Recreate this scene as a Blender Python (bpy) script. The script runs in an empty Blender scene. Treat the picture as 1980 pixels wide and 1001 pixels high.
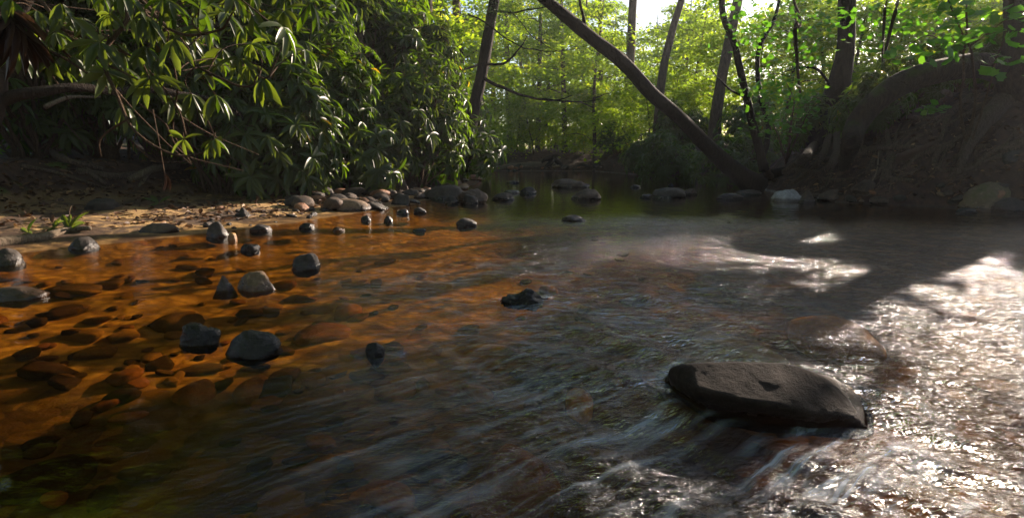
import bpy, bmesh, math, random
import numpy as np
from mathutils import Vector, Matrix

random.seed(7)
RNG = np.random.default_rng(11)
scene = bpy.context.scene
COL = scene.collection
R = math.radians

# ------------------------------------------------------------------ camera
CAM_Z, PITCH, FPX = 0.9, R(10.5), 1100.0
CP, SP = math.cos(PITCH), math.sin(PITCH)
cam_d = bpy.data.cameras.new('camera')
cam_d.sensor_width = 36.0
cam_d.lens = FPX * 36.0 / 1980.0
cam_d.clip_start, cam_d.clip_end = 0.05, 2000
cam = bpy.data.objects.new('camera', cam_d)
cam.location = (0, 0, CAM_Z)
cam.rotation_euler = (R(90) - PITCH, 0, 0)
COL.objects.link(cam)
scene.camera = cam

SUN_AZ, SUN_EL = R(43.5), R(20)
SUN = Vector((math.sin(SUN_AZ) * math.cos(SUN_EL), math.cos(SUN_AZ) * math.cos(SUN_EL), math.sin(SUN_EL)))


def ray(px, py):
    a, b = px - 990.0, 500.5 - py
    return Vector((a, FPX * CP + b * SP, -FPX * SP + b * CP))


def at(px, py, Y):
    r = ray(px, py)
    t = Y / r.y
    return Vector((r.x * t, Y, CAM_Z + r.z * t))


def on_plane(px, py, z=0.0):
    r = ray(px, py)
    t = (z - CAM_Z) / r.z
    return Vector((r.x * t, r.y * t, z))


# ------------------------------------------------------------------ numpy noise
_PERM = np.random.default_rng(3).permutation(4096).astype(np.int64)
_GR = np.random.default_rng(4).normal(size=(4096, 3))
_GR /= np.linalg.norm(_GR, axis=1)[:, None]


def pn(p):
    p = np.asarray(p, float)
    i = np.floor(p).astype(np.int64)
    f = p - i
    u = f * f * f * (f * (f * 6 - 15) + 10)
    out = np.zeros(len(p))
    for dx in (0, 1):
        wx = u[:, 0] if dx else 1 - u[:, 0]
        for dy in (0, 1):
            wy = u[:, 1] if dy else 1 - u[:, 1]
            for dz in (0, 1):
                wz = u[:, 2] if dz else 1 - u[:, 2]
                h = _PERM[(i[:, 0] + dx + _PERM[(i[:, 1] + dy + _PERM[(i[:, 2] + dz) & 4095]) & 4095]) & 4095]
                g = _GR[h]
                out += wx * wy * wz * (g[:, 0] * (f[:, 0] - dx) + g[:, 1] * (f[:, 1] - dy) + g[:, 2] * (f[:, 2] - dz))
    return out


def fbm(p, o=4, g=0.5):
    p = np.asarray(p, float)
    a, s, out = 1.0, 1.0, np.zeros(len(p))
    for k in range(o):
        out += a * pn(p * s + 17.3 * k)
        a *= g
        s *= 2.03
    return out


def sstep(a, b, x):
    t = np.clip((np.asarray(x, float) - a) / (b - a), 0, 1)
    return t * t * (3 - 2 * t)


# ------------------------------------------------------------------ terrain
XL = np.array([(-20, -7), (-5, -5.6), (1, -5.2), (5.1, -4.55), (6.0, -3.75), (7.7, -2.75), (10, -1.8), (13, -1.45),
               (17, -1.05), (23, -.9), (30, -1.6), (36, -3), (200, -3)], float)
XR = np.array([(-20, 4), (-5, 6), (0, 7), (6, 7.9), (8.8, 7.9), (9.5, 7.2), (10.5, 6.2), (11.5, 5.95), (13, 6.1), (14.5, 6.4),
               (16, 6.5), (18, 6.4), (21, 5.9), (25, 5.4), (28, 4.6), (31, 4.0), (200, 4)], float)


def shore(x, y):
    wob = 0.16 * pn(np.stack([x * 1.1, y * 1.1, 0 * x], 1)) + 0.06 * pn(np.stack([x * 4, y * 4, 0 * x + 5], 1))
    sl = x - np.interp(y, XL[:, 0], XL[:, 1]) + wob
    sr = np.interp(y, XR[:, 0], XR[:, 1]) - x + wob
    sf = 30.0 - y + wob * 2
    return sl, sr, sf


def height(x, y):
    x = np.asarray(x, float).ravel()
    y = np.asarray(y, float).ravel()
    sl, sr, sf = shore(x, y)
    q2 = np.stack([x, y, 0 * x], 1)
    n1 = fbm(q2 * .35, 3)
    n2 = fbm(q2 * 1.3 + 9, 4)
    n3 = fbm(q2 * 5.0 + 3, 3)
    s = np.minimum(np.minimum(sl, sr), sf)
    bed = -(0.03 + 0.30 * (1 - np.exp(-np.maximum(s, 0) / 1.5))) + 0.05 * n2 * sstep(0, .6, s) + .012 * n3
    dl, dr, df = np.maximum(-sl, 0), np.maximum(-sr, 0), np.maximum(-sf, 0)
    zl = 0.055 * dl + 0.50 * sstep(4.0, 5.0, dl + n1 * 1.4) + 0.6 * sstep(6, 14, dl) + .05 * n2 * sstep(0.3, 1.5, dl) + .02 * n3 * sstep(0, .5, dl)
    steep = sstep(16.5, 14.0, y)
    zr_a = 2.15 * (1 - np.exp(-np.power(dr / 1.45, 1.25))) + 0.3 * sstep(4, 12, dr)
    zr_b = 1.05 * (1 - np.exp(-np.power(dr / .9, 1.3))) + 0.6 * sstep(3, 12, dr)
    zr = zr_a * steep + zr_b * (1 - steep) + (.22 * n2 + .07 * n3) * sstep(0, 1.0, dr) + .1 * sstep(0, .15, dr)
    zf = 0.9 * sstep(0, 4.5, df) + .15 * sstep(0, .4, df) + .10 * n2 * sstep(.5, 2, df)
    zf = zf + .01 * df
    land = np.maximum(np.maximum(np.where(sl < 0, zl, -9), np.where(sr < 0, zr, -9)), np.where(sf < 0, zf, -9))
    return np.where(s > 0, bed, np.maximum(land, -.02))


def gz(x, y):
    return float(height([x], [y])[0])


def hit(px, py, tmax=60.0):
    """where the line of sight through a pixel of the photo meets the ground (or the water)"""
    r = ray(px, py).normalized()
    ts = np.concatenate([np.arange(1.0, 16, .03), np.arange(16, tmax, .1)])
    X, Y, Z = r.x * ts, r.y * ts, CAM_Z + r.z * ts
    g = np.maximum(height(X, Y), 0.0)
    k = np.nonzero(Z <= g)[0]
    t = ts[k[0]] if len(k) else tmax
    return Vector((r.x * t, r.y * t, CAM_Z + r.z * t))


# ------------------------------------------------------------------ object helpers
def tag(o, label=None, cat=None, group=None, kind=None):
    if label: o['label'] = label
    if cat: o['category'] = cat
    if group: o['group'] = group
    if kind: o['kind'] = kind
    return o


def empty(name, loc, label=None, cat=None, group=None):
    o = bpy.data.objects.new(name, None)
    o.empty_display_size = .2
    o.location = loc
    COL.objects.link(o)
    return tag(o, label, cat, group)


def link(name, me, mat=None, parent=None, loc=None):
    o = bpy.data.objects.new(name, me)
    if mat and not me.materials:
        me.materials.append(mat)
    COL.objects.link(o)
    if parent:
        o.parent = parent
    if loc is not None:
        o.location = loc
    return o


def np_mesh(name, V, F, smooth=True, attr=None):
    """V (n,3), F (m,k) all faces of the same size"""
    V = np.ascontiguousarray(V, np.float32)
    F = np.ascontiguousarray(F, np.int32)
    m, k = F.shape
    me = bpy.data.meshes.new(name)
    me.vertices.add(len(V))
    me.vertices.foreach_set('co', V.ravel())
    me.loops.add(m * k)
    me.loops.foreach_set('vertex_index', F.ravel())
    me.polygons.add(m)
    me.polygons.foreach_set('loop_start', np.arange(0, m * k, k, dtype=np.int32))
    me.polygons.foreach_set('loop_total', np.full(m, k, np.int32))
    me.update(calc_edges=True)
    me.polygons.foreach_set('use_smooth', np.full(m, smooth, bool))
    if attr is not None:
        a = me.attributes.new('tone', 'FLOAT', 'POINT')
        a.data.foreach_set('value', np.ascontiguousarray(attr, np.float32))
    me.update()
    return me


def catmull(P, n):
    P = np.array(P, float)
    if len(P) == 2:
        t = np.linspace(0, 1, n)[:, None]
        return P[0] * (1 - t) + P[1] * t
    Q = np.vstack([2 * P[0] - P[1], P, 2 * P[-1] - P[-2]])
    out = []
    for u in np.linspace(0, len(P) - 1 - 1e-6, n):
        i = int(u)
        t = u - i
        a, b, c, d = Q[i], Q[i + 1], Q[i + 2], Q[i + 3]
        out.append(.5 * (2 * b + (c - a) * t + (2 * a - 5 * b + 4 * c - d) * t * t + (3 * b - a - 3 * c + d) * t ** 3))
    return np.array(out)


class Tubes:
    """collects tapering tubes into one mesh"""
    def __init__(s):
        s.V, s.F, s.n = [], [], 0

    def add(s, pts, rad, steps=24, sides=8, rough=0.08, freq=3.0, seed=0, wiggle=0.0):
        C = catmull([tuple(p) for p in pts], steps)
        rr = np.interp(np.linspace(0, 1, steps), np.linspace(0, 1, len(rad)), rad)
        if wiggle:
            w = np.stack([pn(C * 2.2 + seed + 31 * k) for k in range(3)], 1) * wiggle
            w[0] = 0
            C = C + w
        T = np.gradient(C, axis=0)
        T /= np.linalg.norm(T, axis=1)[:, None] + 1e-9
        ref = np.array([.13, .31, .94]) if abs(T[len(T) // 2][2]) < .8 else np.array([.94, .31, .13])
        A = np.cross(T, ref)
        A /= np.linalg.norm(A, axis=1)[:, None] + 1e-9
        B = np.cross(T, A)
        ang = np.linspace(0, 2 * math.pi, sides, endpoint=False)
        ring = A[:, None] * np.cos(ang)[None, :, None] + B[:, None] * np.sin(ang)[None, :, None]
        r = np.repeat(rr[:, None], sides, 1)
        if rough:
            base = (C[:, None] + ring * rr[:, None, None]).reshape(-1, 3)
            f = freq / max(float(np.mean(rr)) * 8, .02)
            sq = base * f * .35 + ring.reshape(-1, 3) * 1.3 + seed
            r = r * (1 + rough * 2.2 * fbm(sq, 3).reshape(r.shape))
        V = (C[:, None] + ring * r[..., None]).reshape(-1, 3)
        i = np.arange(steps - 1)[:, None] * sides
        j = np.arange(sides)[None]
        j2 = (j + 1) % sides
        F = np.stack([i + j, i + j2, i + sides + j2, i + sides + j], -1).reshape(-1, 4)
        cap0 = [C[0] - T[0] * rr[0] * .3]
        cap1 = [C[-1] + T[-1] * rr[-1] * .5]
        nV = len(V)
        V = np.vstack([V, cap0, cap1])
        jj = np.arange(sides)
        jn = (jj + 1) % sides
        F0 = np.stack([jn, jj, np.full(sides, nV), np.full(sides, nV)], 1)
        last = (steps - 1) * sides
        F1 = np.stack([last + jj, last + jn, np.full(sides, nV + 1), np.full(sides, nV + 1)], 1)
        s.V.append(V)
        s.F.append(np.vstack([F, F0, F1]) + s.n)
        s.n += len(V)
        return C

    def mesh(s, name, origin=(0, 0, 0)):
        V = np.vstack(s.V) - np.array(origin)
        F = np.vstack(s.F)
        quad = F[F[:, 2] != F[:, 3]]
        tri = F[F[:, 2] == F[:, 3]][:, :3]
        me = bpy.data.meshes.new(name)
        me.from_pydata(V.tolist(), [], quad.tolist() + tri.tolist())
        me.polygons.foreach_set('use_smooth', np.ones(len(me.polygons), bool))
        me.update()
        return me


# ------------------------------------------------------------------ materials
class MB:
    def __init__(s, name):
        s.m = bpy.data.materials.new(name)
        s.m.use_nodes = True
        s.t = s.m.node_tree
        s.t.nodes.clear()
        s.out = s.n('ShaderNodeOutputMaterial')

    def n(s, typ, **kw):
        nd = s.t.nodes.new(typ)
        for k, v in kw.items():
            if k.startswith('i_'):
                nd.inputs[k[2:].replace('_', ' ')].default_value = v
            else:
                setattr(nd, k, v)
        return nd

    def l(s, a, b):
        s.t.links.new(a, b)

    def noise(s, vec, scale, detail=6, rough=.6, dist=0.0):
        nd = s.n('ShaderNodeTexNoise')
        nd.inputs['Scale'].default_value = scale
        nd.inputs['Detail'].default_value = detail
        nd.inputs['Roughness'].default_value = rough
        nd.inputs['Distortion'].default_value = dist
        s.l(vec, nd.inputs['Vector'])
        return nd.outputs['Fac']

    def ramp(s, fac, stops, interp='LINEAR'):
        r = s.n('ShaderNodeValToRGB')
        r.color_ramp.interpolation = interp
        el = r.color_ramp.elements
        while len(el) < len(stops):
            el.new(.5)
        for e, (p, c) in zip(el, stops):
            e.position = p
            e.color = (c, c, c, 1) if isinstance(c, (int, float)) else (*c, 1)
        s.l(fac, r.inputs['Fac'])
        return r.outputs['Color']

    def math(s, op, a, b=None, clamp=False):
        nd = s.n('ShaderNodeMath', operation=op, use_clamp=clamp)
        for k, v in enumerate((a, b)):
            if v is None: continue
            if isinstance(v, (int, float)): nd.inputs[k].default_value = v
            else: s.l(v, nd.inputs[k])
        return nd.outputs[0]

    def mix(s, fac, a, b, typ='MIX'):
        nd = s.n('ShaderNodeMix', data_type='RGBA', blend_type=typ)
        for idx, v in ((0, fac), (6, a), (7, b)):
            if isinstance(v, (int, float)):
                nd.inputs[idx].default_value = v if idx == 0 else (v, v, v, 1)
            elif isinstance(v, tuple): nd.inputs[idx].default_value = (*v, 1)
            else: s.l(v, nd.inputs[idx])
        return nd.outputs[2]

    def range(s, v, a, b, c=0.0, d=1.0):
        nd = s.n('ShaderNodeMapRange', interpolation_type='SMOOTHSTEP')
        for k, x in zip(('From Min', 'From Max', 'To Min', 'To Max'), (a, b, c, d)):
            nd.inputs[k].default_value = x
        s.l(v, nd.inputs['Value'])
        return nd.outputs[0]

    def pos(s):
        return s.n('ShaderNodeNewGeometry').outputs['Position']

    def obj(s):
        return s.n('ShaderNodeTexCoord').outputs['Object']

    def scaled(s, vec, sc, rot=(0, 0, 0)):
        if any(rot):
            rn = s.n('ShaderNodeMapping')
            rn.inputs['Rotation'].default_value = rot
            s.l(vec, rn.inputs['Vector'])
            vec = rn.outputs[0]
        nd = s.n('ShaderNodeMapping')
        nd.inputs['Scale'].default_value = sc
        s.l(vec, nd.inputs['Vector'])
        return nd.outputs[0]

    def bump(s, h, strength=.5, dist=.02, normal=None):
        nd = s.n('ShaderNodeBump')
        nd.inputs['Strength'].default_value = strength
        nd.inputs['Distance'].default_value = dist
        s.l(h, nd.inputs['Height'])
        if normal is not None: s.l(normal, nd.inputs['Normal'])
        return nd.outputs[0]

    def pbsdf(s, col=None, rough=.8, normal=None, spec=.4):
        p = s.n('ShaderNodeBsdfPrincipled')
        if isinstance(col, tuple): p.inputs['Base Color'].default_value = (*col, 1)
        elif col is not None: s.l(col, p.inputs['Base Color'])
        if isinstance(rough, (int, float)): p.inputs['Roughness'].default_value = rough
        else: s.l(rough, p.inputs['Roughness'])
        if isinstance(spec, (int, float)): p.inputs['Specular IOR Level'].default_value = spec
        else: s.l(spec, p.inputs['Specular IOR Level'])
        if normal is not None: s.l(normal, p.inputs['Normal'])
        return p.outputs[0]

    def done(s, shader):
        s.l(shader, s.out.inputs['Surface'])
        return s.m


def sepz(b, vec):
    x = b.n('ShaderNodeSeparateXYZ')
    b.l(vec, x.inputs[0])
    return x.outputs


def leaf_material(name, stops, trans_col, trans_fac, rough, under=None, spec=.5):
    b = MB(name)
    a = b.n('ShaderNodeAttribute', attribute_name='tone')
    inf = b.n('ShaderNodeObjectInfo')
    v = b.math('ADD', a.outputs['Fac'], b.math('MULTIPLY', b.math('SUBTRACT', inf.outputs['Random'], .5), .25))
    col = b.ramp(v, stops)
    if under:
        g = b.n('ShaderNodeNewGeometry')
        col = b.mix(g.outputs['Backfacing'], col, under)
    p = b.pbsdf(col, rough, None, spec)
    tr = b.n('ShaderNodeBsdfTranslucent')
    b.l(b.mix(1.0, col, trans_col, 'MULTIPLY'), tr.inputs['Color'])
    mx = b.n('ShaderNodeMixShader')
    mx.inputs[0].default_value = trans_fac
    b.l(p, mx.inputs[1])
    b.l(tr.outputs[0], mx.inputs[2])
    return b.done(mx.outputs[0])


M = {}
M['rhodo'] = leaf_material('rhododendron_leaf', [(.0, (.018, .034, .007)), (.5, (.04, .076, .006)), (.85, (.07, .125, .010)), (.97, (.12, .15, .02)), (1.0, (.24, .15, .02))],
                           (3.5, 3.4, .7), .42, .36, (.05, .07, .02), .38)
M['beech'] = leaf_material('broad_leaf', [(0, (.07, .125, .012)), (.5, (.115, .19, .016)), (.9, (.16, .22, .018)), (1, (.2, .22, .025))],
                           (3.2, 2.9, 1.2), .6, .5, None, .35)
M['maple'] = leaf_material('maple_leaf', [(0, (.03, .10, .012)), (.6, (.05, .15, .016)), (1, (.085, .2, .02))],
                           (2.7, 2.5, 1.0), .5, .45, None, .4)
M['hemlock'] = leaf_material('needle_leaf', [(0, (.016, .035, .008)), (.6, (.03, .06, .012)), (1, (.05, .08, .015))],
                             (2.2, 2.4, 1.0), .35, .5)
M['dead_leaf'] = leaf_material('dead_leaf', [(0, (.05, .022, .012)), (.5, (.13, .065, .03)), (.85, (.22, .12, .05)), (1, (.32, .2, .1))],
                               (1.2, 1.1, .9), .15, .6)


def bark(name, c0, c1, moss=0.0, scale=1.0):
    b = MB(name)
    P = b.pos()
    st = b.scaled(P, (9 * scale, 9 * scale, 2.2 * scale))
    n1 = b.noise(st, 2.2, 8, .65, .4)
    n2 = b.noise(P, 30 * scale, 5, .6)
    col = b.ramp(n1, [(.3, c0), (.7, c1)])
    if moss:
        g = b.n('ShaderNodeNewGeometry')
        up = sepz(b, g.outputs['Normal'])[2]
        mm = b.math('MULTIPLY', b.range(up, .2, .8), b.range(b.noise(P, 4.0, 4), .45, .6))
        col = b.mix(b.math('MULTIPLY', mm, moss), col, (.055, .07, .012))
    h = b.math('ADD', n1, b.math('MULTIPLY', n2, .35))
    return b.done(b.pbsdf(col, .88, b.bump(h, 1.0, .06), .2))


M['bark'] = bark('bark_grey', (.035, .024, .017), (.13, .092, .065))
M['bark_dark'] = bark('bark_dark', (.012, .008, .006), (.042, .029, .02))
M['bark_moss'] = bark('bark_mossy', (.02, .013, .01), (.08, .055, .038), .9)
M['root'] = bark('root_bark', (.035, .023, .016), (.17, .12, .088), .25, 2.0)
M['stem'] = bark('stem_bark', (.05, .032, .02), (.16, .10, .06), 0, 3.0)
M['drift'] = bark('driftwood', (.10, .075, .05), (.26, .2, .14), 0, 2.0)


def stone(name, c0, c1, rough=.75, wet=1.0, moss=0.0, scale=1.0, spec=.42):
    b = MB(name)
    P = b.obj()
    W = b.pos()
    n1 = b.noise(P, 5 * scale, 8, .65)
    n2 = b.noise(P, 22 * scale, 6, .7)
    n3 = b.noise(P, 90 * scale, 3, .6)
    col = b.ramp(n1, [(.3, c0), (.68, c1)])
    col = b.mix(b.range(n2, .52, .7, 0, .55), col, tuple(min(1, v * 1.7) for v in c1))
    col = b.mix(b.range(n2, .46, .3, 0, .6), col, tuple(v * .45 for v in c0))
    if moss:
        g = b.n('ShaderNodeNewGeometry')
        up = sepz(b, g.outputs['Normal'])[2]
        mm = b.math('MULTIPLY', b.range(up, .0, .7), b.range(n1, .42, .6))
        col = b.mix(b.math('MULTIPLY', mm, moss), col, (.06, .065, .014))
    z = sepz(b, W)[2]
    wl = b.math('ADD', z, b.math('MULTIPLY', b.math('SUBTRACT', n1, .5), .10))
    wetf = b.math('MULTIPLY', b.range(wl, .085, .03), wet)
    if wet > 1:
        wetf = b.math('MAXIMUM', b.math('MINIMUM', wetf, 1.0), wet - 1)
    col = b.mix(wetf, col, b.mix(1.0, col, (.42, .36, .33), 'MULTIPLY'))
    rg = b.n('ShaderNodeMapRange')
    b.l(wetf, rg.inputs['Value'])
    rg.inputs['To Min'].default_value = rough
    rg.inputs['To Max'].default_value = .22
    h = b.math('ADD', b.math('MULTIPLY', n2, .8), b.math('MULTIPLY', n3, .35))
    return b.done(b.pbsdf(col, rg.outputs[0], b.bump(h, .85, .014), b.range(z, -.012, .004, 0, spec)))


M['stone_brown'] = stone('stone_brown', (.034, .021, .014), (.098, .063, .042))
M['stone_dark'] = stone('stone_dark', (.015, .011, .009), (.045, .034, .027))
M['stone_grey'] = stone('stone_grey', (.022, .017, .013), (.066, .05, .039))
M['stone_pale'] = stone('stone_pale', (.2, .18, .17), (.36, .33, .31))
M['stone_tan'] = stone('stone_tan', (.09, .055, .03), (.22, .14, .078))
M['stone_wet'] = stone('stone_wet', (.012, .010, .009), (.036, .028, .024), .5, 1.75, 0, 1, .3)
M['stone_moss'] = stone('stone_mossy', (.1, .068, .04), (.22, .15, .09), .8, 1.0, .8)
M['stone_orange'] = stone('stone_orange', (.36, .19, .05), (.6, .34, .1), .5)
M['stone_amber'] = stone('stone_amber', (.22, .12, .045), (.42, .25, .1), .6)
M['stone_red'] = stone('stone_red', (.16, .065, .03), (.34, .16, .08), .6)
M['hero'] = stone('stone_hero', (.012, .008, .006), (.036, .024, .018), .85, 1.0, 0, 2.2, .14)


def ground_material():
    b = MB('ground')
    P = b.pos()
    xyz = sepz(b, P)
    x, y, z = xyz[0], xyz[1], xyz[2]
    n1 = b.noise(P, 1.1, 8, .6)
    n2 = b.noise(P, 7, 8, .65)
    n3 = b.noise(P, 60, 4, .7)
    vo = b.n('ShaderNodeTexVoronoi', feature='F1')
    vo.inputs['Scale'].default_value = 9
    vo.inputs['Randomness'].default_value = 1
    wp = b.n('ShaderNodeVectorMath', operation='ADD')
    nz = b.n('ShaderNodeTexNoise')
    nz.inputs['Scale'].default_value = 5
    b.l(P, nz.inputs['Vector'])
    sc = b.n('ShaderNodeVectorMath', operation='SCALE')
    sc.inputs['Scale'].default_value = .25
    b.l(nz.outputs['Color'], sc.inputs[0])
    b.l(P, wp.inputs[0])
    b.l(sc.outputs[0], wp.inputs[1])
    b.l(b.scaled(wp.outputs[0], (1, 1, .2)), vo.inputs['Vector'])
    peb = b.n('ShaderNodeSeparateColor')
    b.l(vo.outputs['Color'], peb.inputs[0])
    pcol = b.ramp(peb.outputs[0], [(.0, (.10, .05, .02)), (.35, (.26, .13, .045)), (.65, (.42, .24, .08)), (.9, (.55, .34, .12)), (1, (.3, .12, .05))])
    sandb = b.ramp(n2, [(.3, (.20, .10, .035)), (.6, (.42, .25, .08))])
    bedc = b.mix(b.range(n1, .42, .58), sandb, pcol)
    bedc = b.mix(b.range(vo.outputs['Distance'], .3, .62, 0, .6), bedc, (.10, .05, .02))
    shade_mask = b.math('ADD', b.range(b.math('ADD', b.math('ADD', x, b.math('MULTIPLY', n1, 1.2)), b.math('ABSOLUTE', b.math('MULTIPLY', b.math('SUBTRACT', y, 4.5), .14))), .1, 1.3),
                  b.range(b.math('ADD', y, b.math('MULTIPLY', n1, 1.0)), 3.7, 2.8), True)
    shaded_bed = b.mix(.5, b.ramp(n2, [(.3, (.012, .008, .005)), (.7, (.042, .026, .014))]), b.ramp(peb.outputs[1], [(0, (.014, .009, .006)), (.6, (.045, .026, .013)), (1, (.16, .085, .03))]))
    bedc = b.mix(b.math('MULTIPLY', shade_mask, .95), bedc, shaded_bed)  # bed darkened by position, standing in for deep water and shadow
    sand = b.ramp(n3, [(.3, (.2, .11, .04)), (.5, (.38, .23, .09)), (.72, (.58, .39, .17))])
    dirt = b.ramp(n2, [(.3, (.03, .018, .011)), (.55, (.075, .044, .026)), (.75, (.14, .085, .05))])
    bankl = b.mix(b.math('MAXIMUM', b.range(b.math('ADD', n1, b.math('MULTIPLY', n2, .6)), .70, .86), b.math('MULTIPLY', b.range(z, .10, .2), .75)), sand, dirt)
    humus = b.ramp(n2, [(.3, (.02, .011, .008)), (.52, (.055, .03, .02)), (.72, (.11, .06, .04))])
    mossm = b.math('MULTIPLY', b.range(b.noise(P, 1.7, 6, .6), .56, .63), b.range(x, -3, -5))
    humus = b.mix(mossm, humus, (.055, .075, .012))
    # the sand bar on the left, soil elsewhere
    sandm = b.math('MULTIPLY', b.range(x, .5, -.8), b.math('MULTIPLY', b.range(z, .42, .30), b.range(y, 14, 10)))
    land = b.mix(sandm, humus, bankl)
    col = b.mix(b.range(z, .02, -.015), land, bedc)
    wet = b.range(z, .05, .01)
    col = b.mix(b.math('MULTIPLY', wet, .4), col, b.mix(1.0, col, (.5, .42, .36), 'MULTIPLY'))
    rg = b.range(z, .01, .06, .35, .9)
    h = b.math('ADD', b.math('MULTIPLY', n2, .6), b.math('ADD', b.math('MULTIPLY', n3, .25), b.math('MULTIPLY', vo.outputs['Distance'], -.4)))
    return b.done(b.pbsdf(col, rg, b.bump(h, .9, .03), b.range(z, -.01, .006, 0, .3)))


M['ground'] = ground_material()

# ------------------------------------------------------------------ ground sheet


def axis(spans):
    out = []
    for a, b_, s in spans:
        out += list(np.arange(a, b_, s))
    return np.array(out + [spans[-1][1]])


gx = axis([(-160, -60, 12), (-60, -20, 3), (-20, -10, .6), (-10, 12, .11), (12, 20, .5), (20, 60, 3), (60, 160.1, 12)])
gy = axis([(-40, -4, 3), (-4, 0, .4), (0, 15, .11), (15, 34, .28), (34, 60, 1.5), (60, 220.1, 10)])
GX, GY = np.meshgrid(gx, gy)
GZ = height(GX, GY)
V = np.stack([GX.ravel(), GY.ravel(), GZ], 1)
nx, ny = len(gx), len(gy)
ii = np.arange(ny - 1)[:, None] * nx + np.arange(nx - 1)[None]
F = np.stack([ii, ii + 1, ii + nx + 1, ii + nx], -1).reshape(-1, 4)
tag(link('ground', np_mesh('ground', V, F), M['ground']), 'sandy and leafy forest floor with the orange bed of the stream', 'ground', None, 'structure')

# ------------------------------------------------------------------ water


def flow_coords(x, y):
    """coordinates along and across the current, which swings to the left near the camera"""
    k = sstep(5.5, 1.0, y)
    u = y + .55 * k * x
    v = x - .75 * k * (5.5 - y) * .55
    return u, v


def rapid(x, y):
    a = sstep(-1.6, .6, x + .25 * (y - 3)) * sstep(8.5, 4.0, y)
    return a


wy = np.concatenate([np.arange(-1.5, .9, .08), np.geomspace(.9, 33, 430)])
wxn = 420
rows = []
for yy in wy:
    half = max(2.5, yy * .95 + 1.6)
    lo = max(-half, np.interp(yy, XL[:, 0], XL[:, 1]) - .5)
    hi = min(half, np.interp(yy, XR[:, 0], XR[:, 1]) + .5)
    if yy > 29: lo -= 3
    rows.append(np.stack([np.linspace(lo, hi, wxn), np.full(wxn, yy)], 1))
WP = np.vstack(rows)
u, v = flow_coords(WP[:, 0], WP[:, 1])
rp = rapid(WP[:, 0], WP[:, 1])
zz = 0 * u
big = fbm(np.stack([u * 1.1, v * 2.4, 0 * u], 1), 3)
mid = fbm(np.stack([u * 3.0, v * 9.0, 0 * u + 4], 1), 3)
rip = fbm(np.stack([WP[:, 1] * 6 + mid * .8, WP[:, 0] * 4.2, 0 * u + 8], 1), 3)
calm = sstep(-3.0, 1.0, WP[:, 0] + .1 * WP[:, 1])
near = sstep(7.0, 2.2, WP[:, 1])
rgt = sstep(.8, 2.0, WP[:, 0])
iso = fbm(np.stack([WP[:, 0] * 7, WP[:, 1] * 9, 0 * u + 12], 1), 2)
zz = rp * (.055 * big * near * (1 - .6 * rgt) + .012 * mid * (1 - .85 * rgt) + .006 * iso * rgt) + rip * (.0010 + .0095 * calm * sstep(15, 6, WP[:, 1]))
# water piling up against and curling round stones that break the surface
STONES_IN_FLOW = [(1470, 800, .36, .025), (1005, 585, .16, .035), (728, 690, .1, .03)]
for px, py, rr_, am in STONES_IN_FLOW:
    c = on_plane(px, py)
    dx, dy = WP[:, 0] - c.x, WP[:, 1] - (c.y + rr_ * .5)
    rad = np.sqrt(dx * dx + (dy * 1.2) ** 2)
    zz += am * np.exp(-((rad - rr_ * 1.05) / (rr_ * .35)) ** 2) * np.where(dy > 0, .6, -.35) * .6
ii = np.arange(len(wy) - 1)[:, None] * wxn + np.arange(wxn - 1)[None]
F = np.stack([ii, ii + 1, ii + wxn + 1, ii + wxn], -1).reshape(-1, 4)


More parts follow.
